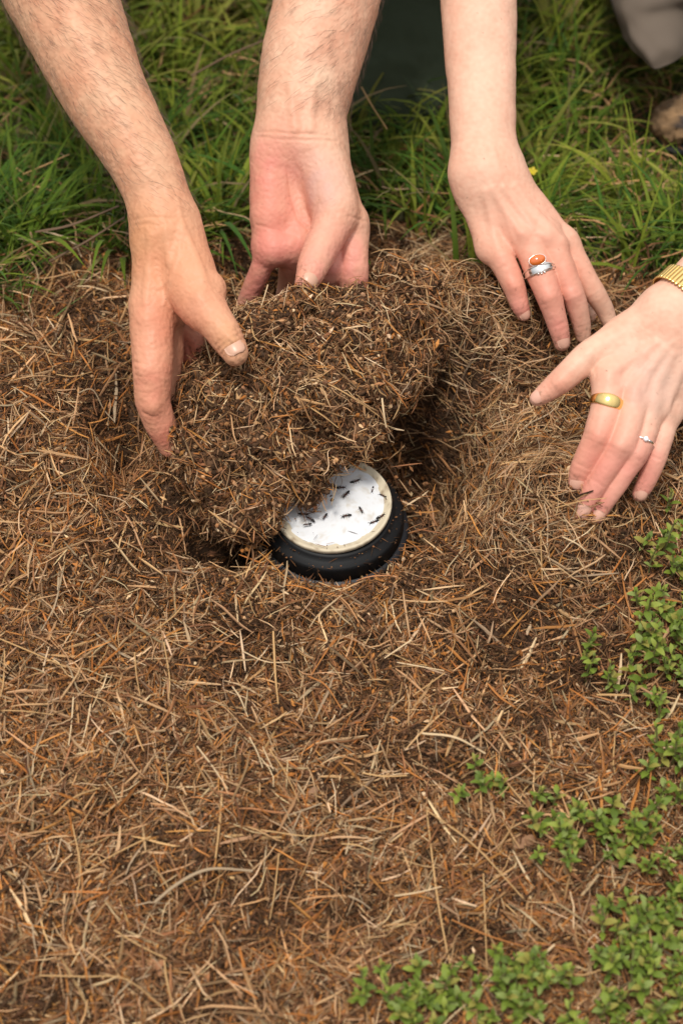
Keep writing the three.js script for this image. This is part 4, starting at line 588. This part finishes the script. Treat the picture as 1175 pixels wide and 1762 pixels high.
const GROUND_STRAWS = [
  ['tan', 1.0, [[-0.2444,0.1254],[-0.2196,0.1398],[-0.1927,0.1571]]], ['grey', 1.0, [[-0.2023,0.0738],[-0.2079,0.0947],[-0.215,0.1221]]], ['tan', 0.9, [[-0.2403,0.1353],[-0.2397,0.1566],[-0.2402,0.1765]]], ['tan', 0.8, [[-0.2403,0.1834],[-0.2191,0.1858],[-0.2004,0.1866]]], ['pale', 0.8, [[-0.1732,0.1849],[-0.1752,0.1977],[-0.1775,0.2103]]], ['pale', 0.8, [[-0.186,0.178],[-0.1869,0.1967],[-0.1876,0.2119]]], ['pale', 1.0, [[-0.1697,0.1764],[-0.168,0.1652],[-0.1651,0.1555]]], ['tan', 1.3, [[-0.0498,0.1149],[-0.0472,0.15],[-0.0441,0.1797]]], ['orange', 1.0, [[-0.0239,0.1533],[-0.0114,0.1647],[-0.0002,0.1813]]],
  ['pale', 0.9, [[-0.0774,0.1625],[-0.0709,0.1738],[-0.0656,0.1866]]], ['pale', 0.9, [[-0.1001,0.2083],[-0.0882,0.2259],[-0.0769,0.2406]]], ['tan', 0.9, [[-0.1211,0.2151],[-0.1193,0.2291],[-0.1197,0.239]]], ['pale', 0.8, [[-0.0631,0.2046],[-0.0575,0.2172],[-0.0532,0.2297]]], ['pale', 0.8, [[-0.0549,0.2088],[-0.0506,0.2214],[-0.0464,0.2313]]], ['tan', 0.8, [[-0.0496,0.212],[-0.0393,0.2293],[-0.0289,0.2504]]], ['tan', 1.5, [[-0.0809,0.2421],[-0.082,0.2676],[-0.0831,0.2918]]], ['tan', 1.0, [[-0.127,0.2757],[-0.1521,0.2853],[-0.1764,0.3013]]], ['grey', 1.9, [[-0.122,0.3195],[-0.1078,0.3092],[-0.0887,0.3003],[-0.0596,0.2958]]], ['tan', 1.0, [[-0.1485,0.3389],[-0.1306,0.349],[-0.113,0.3581]]], ['tan', 1.0, [[-0.1149,0.3581],[-0.1113,0.3741],[-0.1068,0.3891]]], ['tan', 0.9, [[-0.1937,0.3686],[-0.1654,0.3695],[-0.1384,0.3741],[-0.1124,0.3906]]],
  ['tan', 0.9, [[-0.1811,0.2651],[-0.174,0.2973],[-0.1776,0.3351]]], ['grey', 1.0, [[-0.013,0.2478],[-0.0229,0.2551],[-0.0347,0.2626]]], ['tan', 0.8, [[-0.0422,0.2838],[-0.0449,0.3077],[-0.0471,0.3297]]], ['tan', 1.0, [[-0.1933,0.2611],[-0.18,0.2513],[-0.1646,0.24]]], ['tan', 0.9, [[-0.1263,0.1336],[-0.122,0.156],[-0.1209,0.177]]], ['tan', 0.8, [[-0.1465,0.1402],[-0.1439,0.1598],[-0.1398,0.178]]], ['tan', 0.9, [[-0.1334,0.1186],[-0.1218,0.1037],[-0.1131,0.0918]]], ['tan', 0.9, [[-0.2503,0.0891],[-0.2404,0.0801],[-0.2305,0.071]]], ['orange', 0.9, [[-0.0052,0.1314],[-0.0132,0.1419],[-0.021,0.1533]]], ['pale', 0.8, [[-0.0716,0.1325],[-0.0533,0.1385],[-0.0366,0.1375]]], ['grey', 0.9, [[-0.2025,0.3335],[-0.1996,0.3451],[-0.1966,0.3566]]], ['tan', 0.8, [[-0.0543,0.2707],[-0.0187,0.2732],[-0.001,0.2667]]],
  ['tan', 1.1, [[0.0571,0.2567],[0.0608,0.2918],[0.0639,0.3219],[0.0721,0.3642],[0.0807,0.3971]]], ['tan', 1.0, [[0.0579,0.2567],[0.0867,0.2813],[0.12,0.3179]]], ['pale', 1.5, [[0.0551,0.2026],[0.078,0.2066],[0.0989,0.2125]]], ['tan', 1.1, [[0.0143,0.2272],[0.0292,0.2284],[0.0452,0.2291]]], ['orange', 1.4, [[0.1038,0.1571],[0.1123,0.1668],[0.121,0.1782]]], ['tan', 1.4, [[0.1807,0.1641],[0.191,0.1661],[0.203,0.1701]]], ['orange', 1.0, [[0.2142,0.2172],[0.2085,0.2463],[0.2017,0.2707]]], ['orange', 1.0, [[0.2121,0.2172],[0.1999,0.2297],[0.1878,0.2431]]], ['tan', 0.9, [[0.0002,0.2773],[0.0108,0.2797],[0.0218,0.2838]]], ['pale', 1.4, [[0.1374,0.3496],[0.1301,0.3566],[0.124,0.3642]]], ['tan', 0.9, [[0.1398,0.3718],[0.1559,0.3695],[0.1706,0.3642]]], ['pale', 1.1, [[0.0506,0.1259],[0.0387,0.1331],[0.0304,0.1387]]], ['pale', 0.9, [[0.0399,0.1428],[0.0552,0.1462],[0.073,0.148]]], ['tan', 0.8, [[0.073,0.1496],[0.0611,0.1604],[0.0505,0.1701]]], ['orange', 0.8, [[0.0908,0.1419],[0.0858,0.1631],[0.0819,0.1877]]], ['orange', 1.1, [[0.2014,0.0837],[0.2053,0.0982],[0.2089,0.1121]]], ['orange', 1.0, [[0.2021,0.1813],[0.1918,0.1919],[0.1807,0.2014]]], ['pale', 0.9, [[0.0351,0.3131],[0.0514,0.311],[0.0662,0.3077]]], ['orange', 0.9, [[0.0721,0.3318],[0.0966,0.3413],[0.1184,0.3496]]], ['tan', 1.0, [[0.2012,0.3179],[0.2,0.3505],[0.1972,0.3816]]], ['tan', 0.9, [[0.2081,0.3695],[0.1911,0.3747],[0.175,0.3794]]], ['tan', 0.8, [[0.0938,0.2997],[0.094,0.3312],[0.093,0.3642]]], ['tan', 1.0, [[0.1091,0.2301],[0.1205,0.2441],[0.1298,0.2586]]], ['grey', 1.0, [[0.0041,0.3116],[0.0118,0.314],[0.0196,0.3171]]],
  ['pale', 1.0, [[-0.1929,-0.0623],[-0.1853,-0.0613],[-0.1774,-0.0615]]], ['grey', 0.9, [[-0.2083,-0.1002],[-0.1972,-0.1042],[-0.1884,-0.0961],[-0.1809,-0.0902]]], ['tan', 0.9, [[-0.2475,-0.0171],[-0.236,-0.0169],[-0.2253,-0.0224]]], ['tan', 0.8, [[-0.2264,-0.1166],[-0.2119,-0.1121],[-0.1991,-0.1211]]], ['twig', 1.5, [[0.1181,-0.1439],[0.1026,-0.1295],[0.0856,-0.1184]]], ['tan', 0.9, [[0.0882,-0.108],[0.0971,-0.103],[0.11,-0.0949]]], ['tan', 1.0, [[0.0505,-0.2951],[0.0363,-0.2139],[0.0251,-0.1994]]], ['pale', 0.8, [[0.0884,-0.3077],[0.0674,-0.2909],[0.0492,-0.208]]], ['pale', 0.7, [[0.1046,-0.3226],[0.0886,-0.3127],[0.0748,-0.288]]], ['orange', 0.9, [[0.0316,0.002],[0.038,-0.0106],[0.0496,-0.0356]]], ['tan', 0.9, [[0.2182,0.0016],[0.2026,0.0304],[0.1979,0.0438]]], ['pale', 0.9, [[0.1573,0.0694],[0.1675,0.0722],[0.1739,0.0746]]], ['tan', 1.0, [[0.1789,0.0922],[0.1868,0.0877],[0.1947,0.0832]]], ['tan', 0.8, [[0.1431,0.0625],[0.144,0.0765],[0.144,0.0882]]],
];
for (const [kind, w, pts] of GROUND_STRAWS) {
  const lift = kind === 'grey' && w > 1.5 ? 0.0115 : 0.0100;
  const P3 = pts.map(([x, z]) => { let y = -1; for (const [dx, dz] of [[0, 0], [0.004, 0], [-0.004, 0], [0, 0.004], [0, -0.004]]) y = Math.max(y, height(x + dx, z + dz)); return new THREE.Vector3(x + (rS() - 0.5) * 0.001, y + lift + rS() * 0.002, z); });
  strawObject(P3, w * 0.00062, kind, kind === 'twig' ? 'twig' : 'straw', kind === 'grey' && w > 1.5 ? 'thick curved grey stalk lying alone on the bare litter' : strawText[kind], kind === 'twig' || (kind === 'grey' && w > 1.5) ? null : kind + ' straws on the litter');
}
for (const [kind, w, pts] of [['tan', 1.0, [[-0.0183,0.0967,-0.0506], [0.0054,0.091,-0.0385], [0.0281,0.0679,-0.0381]]], ['tan', 1.0, [[-0.0259,0.088,-0.0314], [-0.0139,0.0832,-0.0253], [-0.0024,0.0739,-0.0215]]], ['pale', 1.3, [[0.0303,0.0747,-0.0501], [0.0316,0.068,-0.0415], [0.0335,0.0582,-0.0355]]], ['pale', 0.8, [[-0.0564,0.1058,-0.1386], [-0.0598,0.1075,-0.1181], [-0.0636,0.1021,-0.1063]]], ['tan', 0.9, [[-0.0469,0.0975,-0.0793], [-0.0292,0.0941,-0.0588], [-0.017,0.0926,-0.0439]]], ['tan', 0.8, [[-0.0898,0.0941,-0.0588], [-0.1032,0.083,-0.0543], [-0.1078,0.0748,-0.0471]]], ['tan', 0.8, [[0.1537,0.0664,0.0482], [0.1711,0.0774,0.0504], [0.1886,0.0786,0.0488]]], ['tan', 0.9, [[0.0011,0.0931,-0.0834], [0.0099,0.0927,-0.0959], [0.0135,0.0952,-0.1056]]]])
  strawObject(pts.map(V), w * 0.0006, kind, 'straw', kind === 'tan' ? 'tan dry straw caught in the lifted clump' : 'pale cream straw caught in the lifted clump', kind + ' straws in the clump');
for (const [kind, w, pts, label] of [['twig', 2.2, [[-0.26,0.0286,-0.2803], [-0.229,0.0423,-0.2734], [-0.1854,0.0627,-0.2752]], 'dry brown stalk leaning across the grass beside the bent wrist'], ['twig', 2.0, [[-0.2486,0.0131,-0.2604], [-0.2136,0.0376,-0.2593], [-0.1805,0.0602,-0.2638]], 'lower of two dry stalks crossing the grass by the wrist'], ['twig', 2.0, [[-0.1393,0.0216,-0.4986], [-0.1002,0.0468,-0.4984], [-0.0688,0.0609,-0.5003]], 'dry brown stalk in the grass between the hairy arms'], ['tan', 1.3, [[0.0182,0.0405,-0.4579], [0.0282,0.0485,-0.4194], [0.0401,0.0498,-0.3886]], 'thin pale stalk standing before the dark green trousers'], ['tan', 1.2, [[-0.2853,0.0052,-0.3802], [-0.2654,0.0166,-0.3786], [-0.2405,0.0296,-0.379]], 'dry tan stalk low in the grass left of the forearm'.replace('left of', 'beside')]])
  strawObject(pts.map(V), w * 0.0006, kind, kind === 'twig' ? 'twig' : 'straw', label, null);
function dryLeaf(p, size, turn, col, label, points) {
  const sh = new THREE.Shape(); const K = 26;
  for (let i = 0; i <= K; i++) { const a = i / K * Math.PI * 2, r = size * (0.55 + 0.45 * Math.abs(Math.cos(a * points / 2)) + 0.1 * noise(a * 2, size * 900, 1)); i ? sh.lineTo(Math.cos(a) * r, Math.sin(a) * r * 0.7) : sh.moveTo(r, 0); }
  const g = new THREE.ExtrudeGeometry(sh, { depth: 0.0005, bevelEnabled: false, curveSegments: 4 }); g.rotateX(-Math.PI / 2);
  const q = g.attributes.position; for (let i = 0; i < q.count; i++) q.setY(i, q.getY(i) + 14 * q.getX(i) ** 2 - 9 * q.getZ(i) ** 2); g.computeVertexNormals();
  const m = top(new THREE.Mesh(g, std(...col, 0.75)), 'dry_leaf'); m.position.set(p[0], height(p[0], p[1]) + 0.0085, p[1]); m.rotation.set(0.2, turn, 0.15); m.castShadow = m.receiveShadow = true;
  tag(m, label, 'leaf');
}
dryLeaf([-0.1221,0.3634], 0.0095, 0.6, [0.33, 0.145, 0.06], 'orange brown star shaped dry leaf on the litter', 5);
dryLeaf([0.1674,0.3273], 0.0085, 1.9, [0.27, 0.135, 0.065], 'brown curled dry leaf beside the green sprigs', 3);
dryLeaf([0.1231,0.2763], 0.008, 0.3, [0.26, 0.13, 0.06], 'small brown dry leaf scrap among the sprigs', 2);
dryLeaf([-0.0211,0.2396], 0.007, 0.9, [0.30, 0.16, 0.085], 'pale brown leaf scrap on the open litter', 2);

{ // litter pushed up round the fingertips that dig in
  const r = rng(63), sets = [...SHAPES.needle, ...SHAPES.chip, ...SHAPES.fibre].map((g) => new Scatter(g, litterMat));
  for (const [tip, rad] of [[[-0.132,0.0271,-0.0347], 0.012], [[-0.1371,0.0303,-0.042], 0.010], [[0.1445,0.0527,-0.1519], 0.010], [[0.1759,0.0379,-0.1329], 0.011], [[0.1727,0.0614,0.027], 0.010], [[0.1718,0.0434,0.0452], 0.010], [[0.1854,0.0423,0.0465], 0.009], [[0.2184,0.0496,0.0307], 0.009], [[0.14,0.0937,-0.0257], 0.009], [[-0.0764,0.0454,-0.1799], 0.014], [[0.0086,0.0546,-0.1674], 0.016], [[-0.1154,0.0555,-0.1035], 0.014]])
    for (let i = 0; i < 42; i++) { const a = r() * 6.283, d = rad * (0.4 + 1.0 * r()), th = r() * 6.283, k = (r() * sets.length) | 0, bit = k === 3 || k === 4; sets[k].put(new THREE.Vector3(tip[0] + Math.cos(a) * d, tip[1] - 0.003 + 0.008 * r(), tip[2] + Math.sin(a) * d - 0.002), new THREE.Vector3(Math.cos(th), 0.9 * (r() - 0.5), Math.sin(th)), new THREE.Vector3(r() - 0.5, 1, r() - 0.5).normalize(), bit ? 0.003 + 0.004 * r() : 0.008 + 0.012 * r(), jitter(r, pick(r, [[0.35, DARK], [0.3, BROWN], [0.1, RUST], [0.25, PALE]]))); }
  for (const s of sets) tag(s.build('needle_litter'), 'needle bits heaped round the fingertips that dig into the mound', 'needle litter', 'litter round the fingertips', 'stuff');
}
// ---------------------------------------------------------------- small green sprigs at the mound's edge
{
  const leafG = (() => { const pos = [], idx = [], n = 6, w = 0.21; for (let i = 0; i <= n; i++) { const t = i / n, k = w * Math.pow(Math.sin(Math.PI * Math.pow(t, 0.85)), 0.8) * (i === 0 ? 0 : 1) + (i === 0 ? 0.03 : 0), y = 0.16 * Math.sin(t * 2.2) - 0.1 * t * t; pos.push(t, y + 0.3 * k * 0.6, -k, t, y, 0, t, y + 0.3 * k * 0.6, k); if (i) { const b = (i - 1) * 3; idx.push(b, b + 1, b + 3, b + 1, b + 4, b + 3, b + 1, b + 2, b + 4, b + 2, b + 5, b + 4); } } const g = new THREE.BufferGeometry(); g.setAttribute('position', new THREE.Float32BufferAttribute(pos, 3)); g.setIndex(idx); g.computeVertexNormals(); return g; })();
  const green = (r, g, b) => std(r, g, b, 0.6, { specularIntensity: 0.5, transmission: 0.25, thickness: 0, side: THREE.DoubleSide }), mats = [green(0.21, 0.275, 0.03), green(0.16, 0.225, 0.026), green(0.28, 0.33, 0.05), green(0.115, 0.17, 0.022), green(0.25, 0.31, 0.08), green(0.18, 0.25, 0.028), green(0.15, 0.21, 0.024), green(0.32, 0.29, 0.06)];
  const stemM = std(0.16, 0.15, 0.05, 0.7), r = rng(99), protos = [];
  for (let k = 0; k < 14; k++) {
    const o = new THREE.Group(), H = 0.012 + 0.016 * r(), lean = (r() - 0.5) * 0.5, top_ = new THREE.Vector3(lean * H, H, (r() - 0.5) * 0.5 * H);
    part('stem', new THREE.TubeGeometry(new THREE.CatmullRomCurve3([new THREE.Vector3(0, -0.006, 0), top_.clone().multiplyScalar(0.5).add(new THREE.Vector3(0.001, 0, 0.001)), top_]), 6, 0.0006, 5), stemM, o);
    const pairs = 4 + ((r() * 2) | 0);
    for (let q = 0; q < pairs; q++) for (const s of [0, Math.PI]) {
      const t = 0.25 + 0.75 * q / (pairs - 1), l = part('leaf', leafG, mats[(r() * mats.length) | 0], o), size = (0.0086 - 0.0042 * Math.abs(t - 0.55) * 1.6) * (0.8 + 0.4 * r()) * (q === pairs - 1 ? 0.75 : 1);
      l.position.copy(top_).multiplyScalar(t); l.rotation.order = 'YXZ'; l.rotation.set((r() - 0.5) * 0.5, s + q * 1.45 + (r() - 0.5) * 0.5, 0.15 + 0.75 * t * r() + (q === pairs - 1 ? 0.5 : 0)); l.scale.set(size, size, size * (0.9 + 0.35 * r()));
    }
    protos.push(o);
  }
  const clusters = [[[0.1782,0.1397], 4, 0.012], [[0.2376,0.0636], 4, 0.016], [[0.2461,0.0925], 5, 0.016], [[0.2213,0.1004], 3, 0.012], [[0.236,0.1303], 6, 0.018], [[0.2182,0.1402], 4, 0.014], [[0.2223,0.1631], 7, 0.018], [[0.2401,0.1717], 6, 0.018], [[0.2019,0.1587], 3, 0.01], [[0.2511,0.0258], 2, 0.012], [[0.2347,0.2036], 5, 0.016], [[0.2415,0.1391], 9, 0.018], [[0.2508,0.06], 9, 0.016], [[0.2332,0.1126], 8, 0.018], [[0.0969,0.2358], 4, 0.013], [[0.0848,0.2415], 1, 0.006], [[0.1502,0.2482], 4, 0.013], [[0.1358,0.2595], 4, 0.012], [[0.1571,0.2676], 4, 0.012], [[0.142,0.2878], 5, 0.013], [[0.1794,0.2595], 3, 0.01], [[0.1943,0.2717], 8, 0.016], [[0.2296,0.2339], 8, 0.02], [[0.2226,0.2667], 9, 0.02], [[0.2047,0.2878], 8, 0.018], [[0.2251,0.2997], 9, 0.02], [[0.1978,0.3234], 9, 0.02], [[0.2202,0.3312], 10, 0.02], [[0.1808,0.3428], 7, 0.016], [[0.2027,0.3543], 10, 0.02], [[0.2187,0.3657], 9, 0.018], [[0.1786,0.3695], 7, 0.018], [[0.1958,0.3854], 10, 0.018], [[0.1655,0.3891], 8, 0.016], [[0.1393,0.3891], 7, 0.016], [[0.125,0.3794], 7, 0.016], [[0.1064,0.3741], 5, 0.014], [[0.1094,0.3906], 7, 0.014], [[0.0838,0.3756], 6, 0.014], [[0.072,0.3891], 7, 0.014], [[0.0426,0.3657], 6, 0.014], [[0.0571,0.3854], 6, 0.014], [[0.0347,0.3854], 6, 0.014], [[0.0178,0.3891], 3, 0.01]];
  const where = (k) => k < 1 ? ['small leafy green sprig in the tuft beside the dark pit', 'sprigs in the tuft by the dark pit'] : k < 14 ? ['leafy green sprig in the loose patch below the bracelet hand', 'sprigs in the patch below the hand'] : k < 16 ? ['leafy green sprig in the lone tuft on bare litter', 'sprigs in the lone tuft'] : k < 20 ? ['leafy green sprig in the tuft by the brown leaf scrap', 'sprigs in the tuft by the leaf scrap'] : k < 34 ? ['leafy green sprig in the thick mat climbing the mound edge', 'sprigs in the thick mat'] : ['leafy green sprig in the low strip crossed by the long straw', 'sprigs in the low strip'];
  for (const [k, [[cx, cz], n, sp]] of clusters.entries()) for (let i = 0; i < n; i++) {
    const a = r() * 6.283, d = sp * Math.sqrt(r()) * 1.3, x = cx + Math.cos(a) * d, z = cz + Math.sin(a) * d, o = protos[(r() * protos.length) | 0].clone();
    top(o, 'green_sprig'); o.position.set(x, height(x, z) + 0.005, z); o.rotation.set((r() - 0.5) * 0.5, r() * 6.283, (r() - 0.5) * 0.5); o.scale.setScalar(0.75 + 0.6 * r());
    tag(o, where(k)[0], 'sprig', where(k)[1]);
  }
}

// ---------------------------------------------------------------- meadow grass
{
  const blade = (bend, w, twist, seg = 6) => { const pos = [], idx = []; for (let i = 0; i <= seg; i++) { const t = i / seg, an = bend * t, x = t ? (1 - Math.cos(an)) / bend : 0, y = t ? Math.sin(an) / bend : 0, k = w * (1 - Math.pow(t, 2.2)) + 0.001, c = Math.cos(twist * t), s = Math.sin(twist * t); pos.push(x - s * k, y + 0.35 * k, -c * k, x, y, 0, x + s * k, y + 0.35 * k, c * k); if (i) { const b = (i - 1) * 3; idx.push(b, b + 3, b + 1, b + 1, b + 3, b + 4, b + 1, b + 4, b + 2, b + 2, b + 4, b + 5); } } const g = new THREE.BufferGeometry(); g.setAttribute('position', new THREE.Float32BufferAttribute(pos, 3)); g.setIndex(idx); g.computeVertexNormals(); return g; };
  const shapes = [blade(0.9, 0.016, 0.4), blade(1.6, 0.018, -0.5), blade(0.5, 0.011, 0.3), blade(2.2, 0.02, 0.8), blade(1.2, 0.024, -0.2)];
  const mat = new THREE.MeshPhysicalMaterial({ color: 0xffffff, roughness: 0.7, specularIntensity: 0.3, transmission: 0.3, thickness: 0, side: THREE.DoubleSide });
  const sets = shapes.map((g) => new Scatter(g, mat)), r = rng(55), dead = new Scatter(SHAPES.straw[1], litterMat), Y = new THREE.Vector3(0, 1, 0);
  const greens = [[0.085, 0.145, 0.010], [0.12, 0.18, 0.013], [0.055, 0.11, 0.009], [0.165, 0.205, 0.02], [0.062, 0.135, 0.016]], yellow = [[0.22, 0.20, 0.06], [0.25, 0.18, 0.08], [0.17, 0.13, 0.05]];
  const shoeAt = [0.3358,-0.4921], put = (x, z, L, a, lean, c) => { const near = Math.hypot(x - shoeAt[0], z - shoeAt[1]); if (near < 0.045) return; if (near < 0.1) L *= 0.5; const d = new THREE.Vector3(Math.cos(a), 0, Math.sin(a)), up = Y.clone().addScaledVector(d, lean).normalize(), X = d.clone().projectOnPlane(up).normalize(); sets[(r() * sets.length) | 0].put(new THREE.Vector3(x, height(x, z) - 0.003, z), X, up, L, c); };
  for (let t = 0; t < 4600; t++) {
    const cx = (r() * 2 - 1) * 0.75, cz = -0.2 - 1.15 * r(), edge = 1 - mound(cx, cz); if (r() > edge) continue;
    const main = r() * 6.283, n = 6 + (r() * 14) | 0, patch = noise(cx * 5 + 2, 1, cz * 5) + 0.35 * ss(-0.5, -0.75, cz) + 0.15 * (cx < -0.05), tone = r() < 0.25 + 0.9 * patch ? [[0.20, 0.235, 0.022], [0.17, 0.215, 0.018], [0.25, 0.25, 0.04]][(r() * 3) | 0] : greens[(r() * greens.length) | 0], hgt = (0.035 + 0.075 * r()) * (0.55 + 0.45 * ss(0, 0.12, -0.3 - cz + 0.1));
    for (let i = 0; i < n; i++) { const x = cx + (r() - 0.5) * 0.02, z = cz + (r() - 0.5) * 0.02; put(x, z, hgt * (0.6 + 0.7 * r()), main + (r() - 0.5) * 3.6, 0.15 + 0.6 * r(), r() < 0.1 ? jitter(r, yellow[(r() * 3) | 0], 0.3) : jitter(r, tone, 0.35)); }
  }
  for (let t = 0; t < 9000; t++) { const x = (r() * 2 - 1) * 0.75, z = -0.2 - 1.15 * r(); if (r() < mound(x, z)) continue; const a = r() * 6.283; dead.put(new THREE.Vector3(x, height(x, z) + 0.004 + 0.03 * r() * r(), z), new THREE.Vector3(Math.cos(a), 0.4 * (r() - 0.3), Math.sin(a)), Y, 0.03 + 0.05 * r(), jitter(r, r() < 0.5 ? BROWN[(r() * 5) | 0] : PALE[(r() * 4) | 0])); }
  for (const s of sets) tag(s.build('meadow_grass'), 'green meadow grass growing behind the mound', 'grass', 'meadow grass', 'stuff');
  tag(dead.build('dead_grass'), 'dead brown grass stalks matted low in the meadow', 'grass', null, 'stuff');
  // single fresh tufts that stand on the mound itself, and a small yellow flower
  const one = (name, label, x, z, list) => { const o = top(new THREE.Group(), name); o.position.set(x, height(x, z) - 0.002, z); tag(o, label, 'grass tuft'); for (const [L, a, lean, q] of list) { const d = new THREE.Vector3(Math.cos(a), 0, Math.sin(a)), up = Y.clone().addScaledVector(d, lean).normalize(), X = d.projectOnPlane(up).normalize(), m = part('blade', shapes[q], bladeM, o); m.quaternion.setFromRotationMatrix(new THREE.Matrix4().makeBasis(X, up, new THREE.Vector3().crossVectors(X, up))); m.scale.setScalar(L); } };
  const bladeM = std(0.13, 0.22, 0.03, 0.5, { transmission: 0.3, thickness: 0, side: THREE.DoubleSide });
  one('grass_tuft', 'bright green grass shoot standing alone on the needles', ...[-0.2659,-0.2098], [[0.05, 3.6, 0.8, 0], [0.045, 4.6, 0.3, 2], [0.04, 2.9, 1.1, 1], [0.045, 5.2, 0.5, 2], [0.03, 0.4, 1.0, 0]]);
  one('grass_tuft', 'few green blades at the mound edge beside the bent wrist', ...[-0.2502,-0.1937], [[0.05, 5.9, 0.9, 2], [0.045, 5.6, 1.2, 0]]);
  one('grass_tuft', 'tiny green shoot next to the forefinger on the litter', ...[-0.1834,-0.1685], [[0.02, 4.2, 0.4, 2], [0.015, 3.0, 0.6, 0]]);
  const [fx, fz] = [0.1686,-0.3864], fl = top(new THREE.Group(), 'yellow_flower'); fl.position.set(fx, height(fx, fz), fz); tag(fl, 'small yellow flower in the grass behind the slim wrist', 'flower');
  part('stem', new THREE.TubeGeometry(new THREE.CatmullRomCurve3([new THREE.Vector3(0, 0, 0), new THREE.Vector3(0.003, 0.025, 0.002), new THREE.Vector3(0.002, 0.052, 0.006)]), 8, 0.0006, 5), bladeM, fl);
  const petal = new THREE.SphereGeometry(0.002, 12, 8); petal.scale(1.3, 0.25, 0.9); petal.translate(0.0022, 0, 0);
  for (let i = 0; i < 5; i++) { const p = part('petal', petal, std(0.62, 0.48, 0.02, 0.6), fl); p.position.set(0.002, 0.052, 0.006); p.rotation.set(0.3, i * 1.2566, 0.35); }
}

renderer.render(scene, camera);
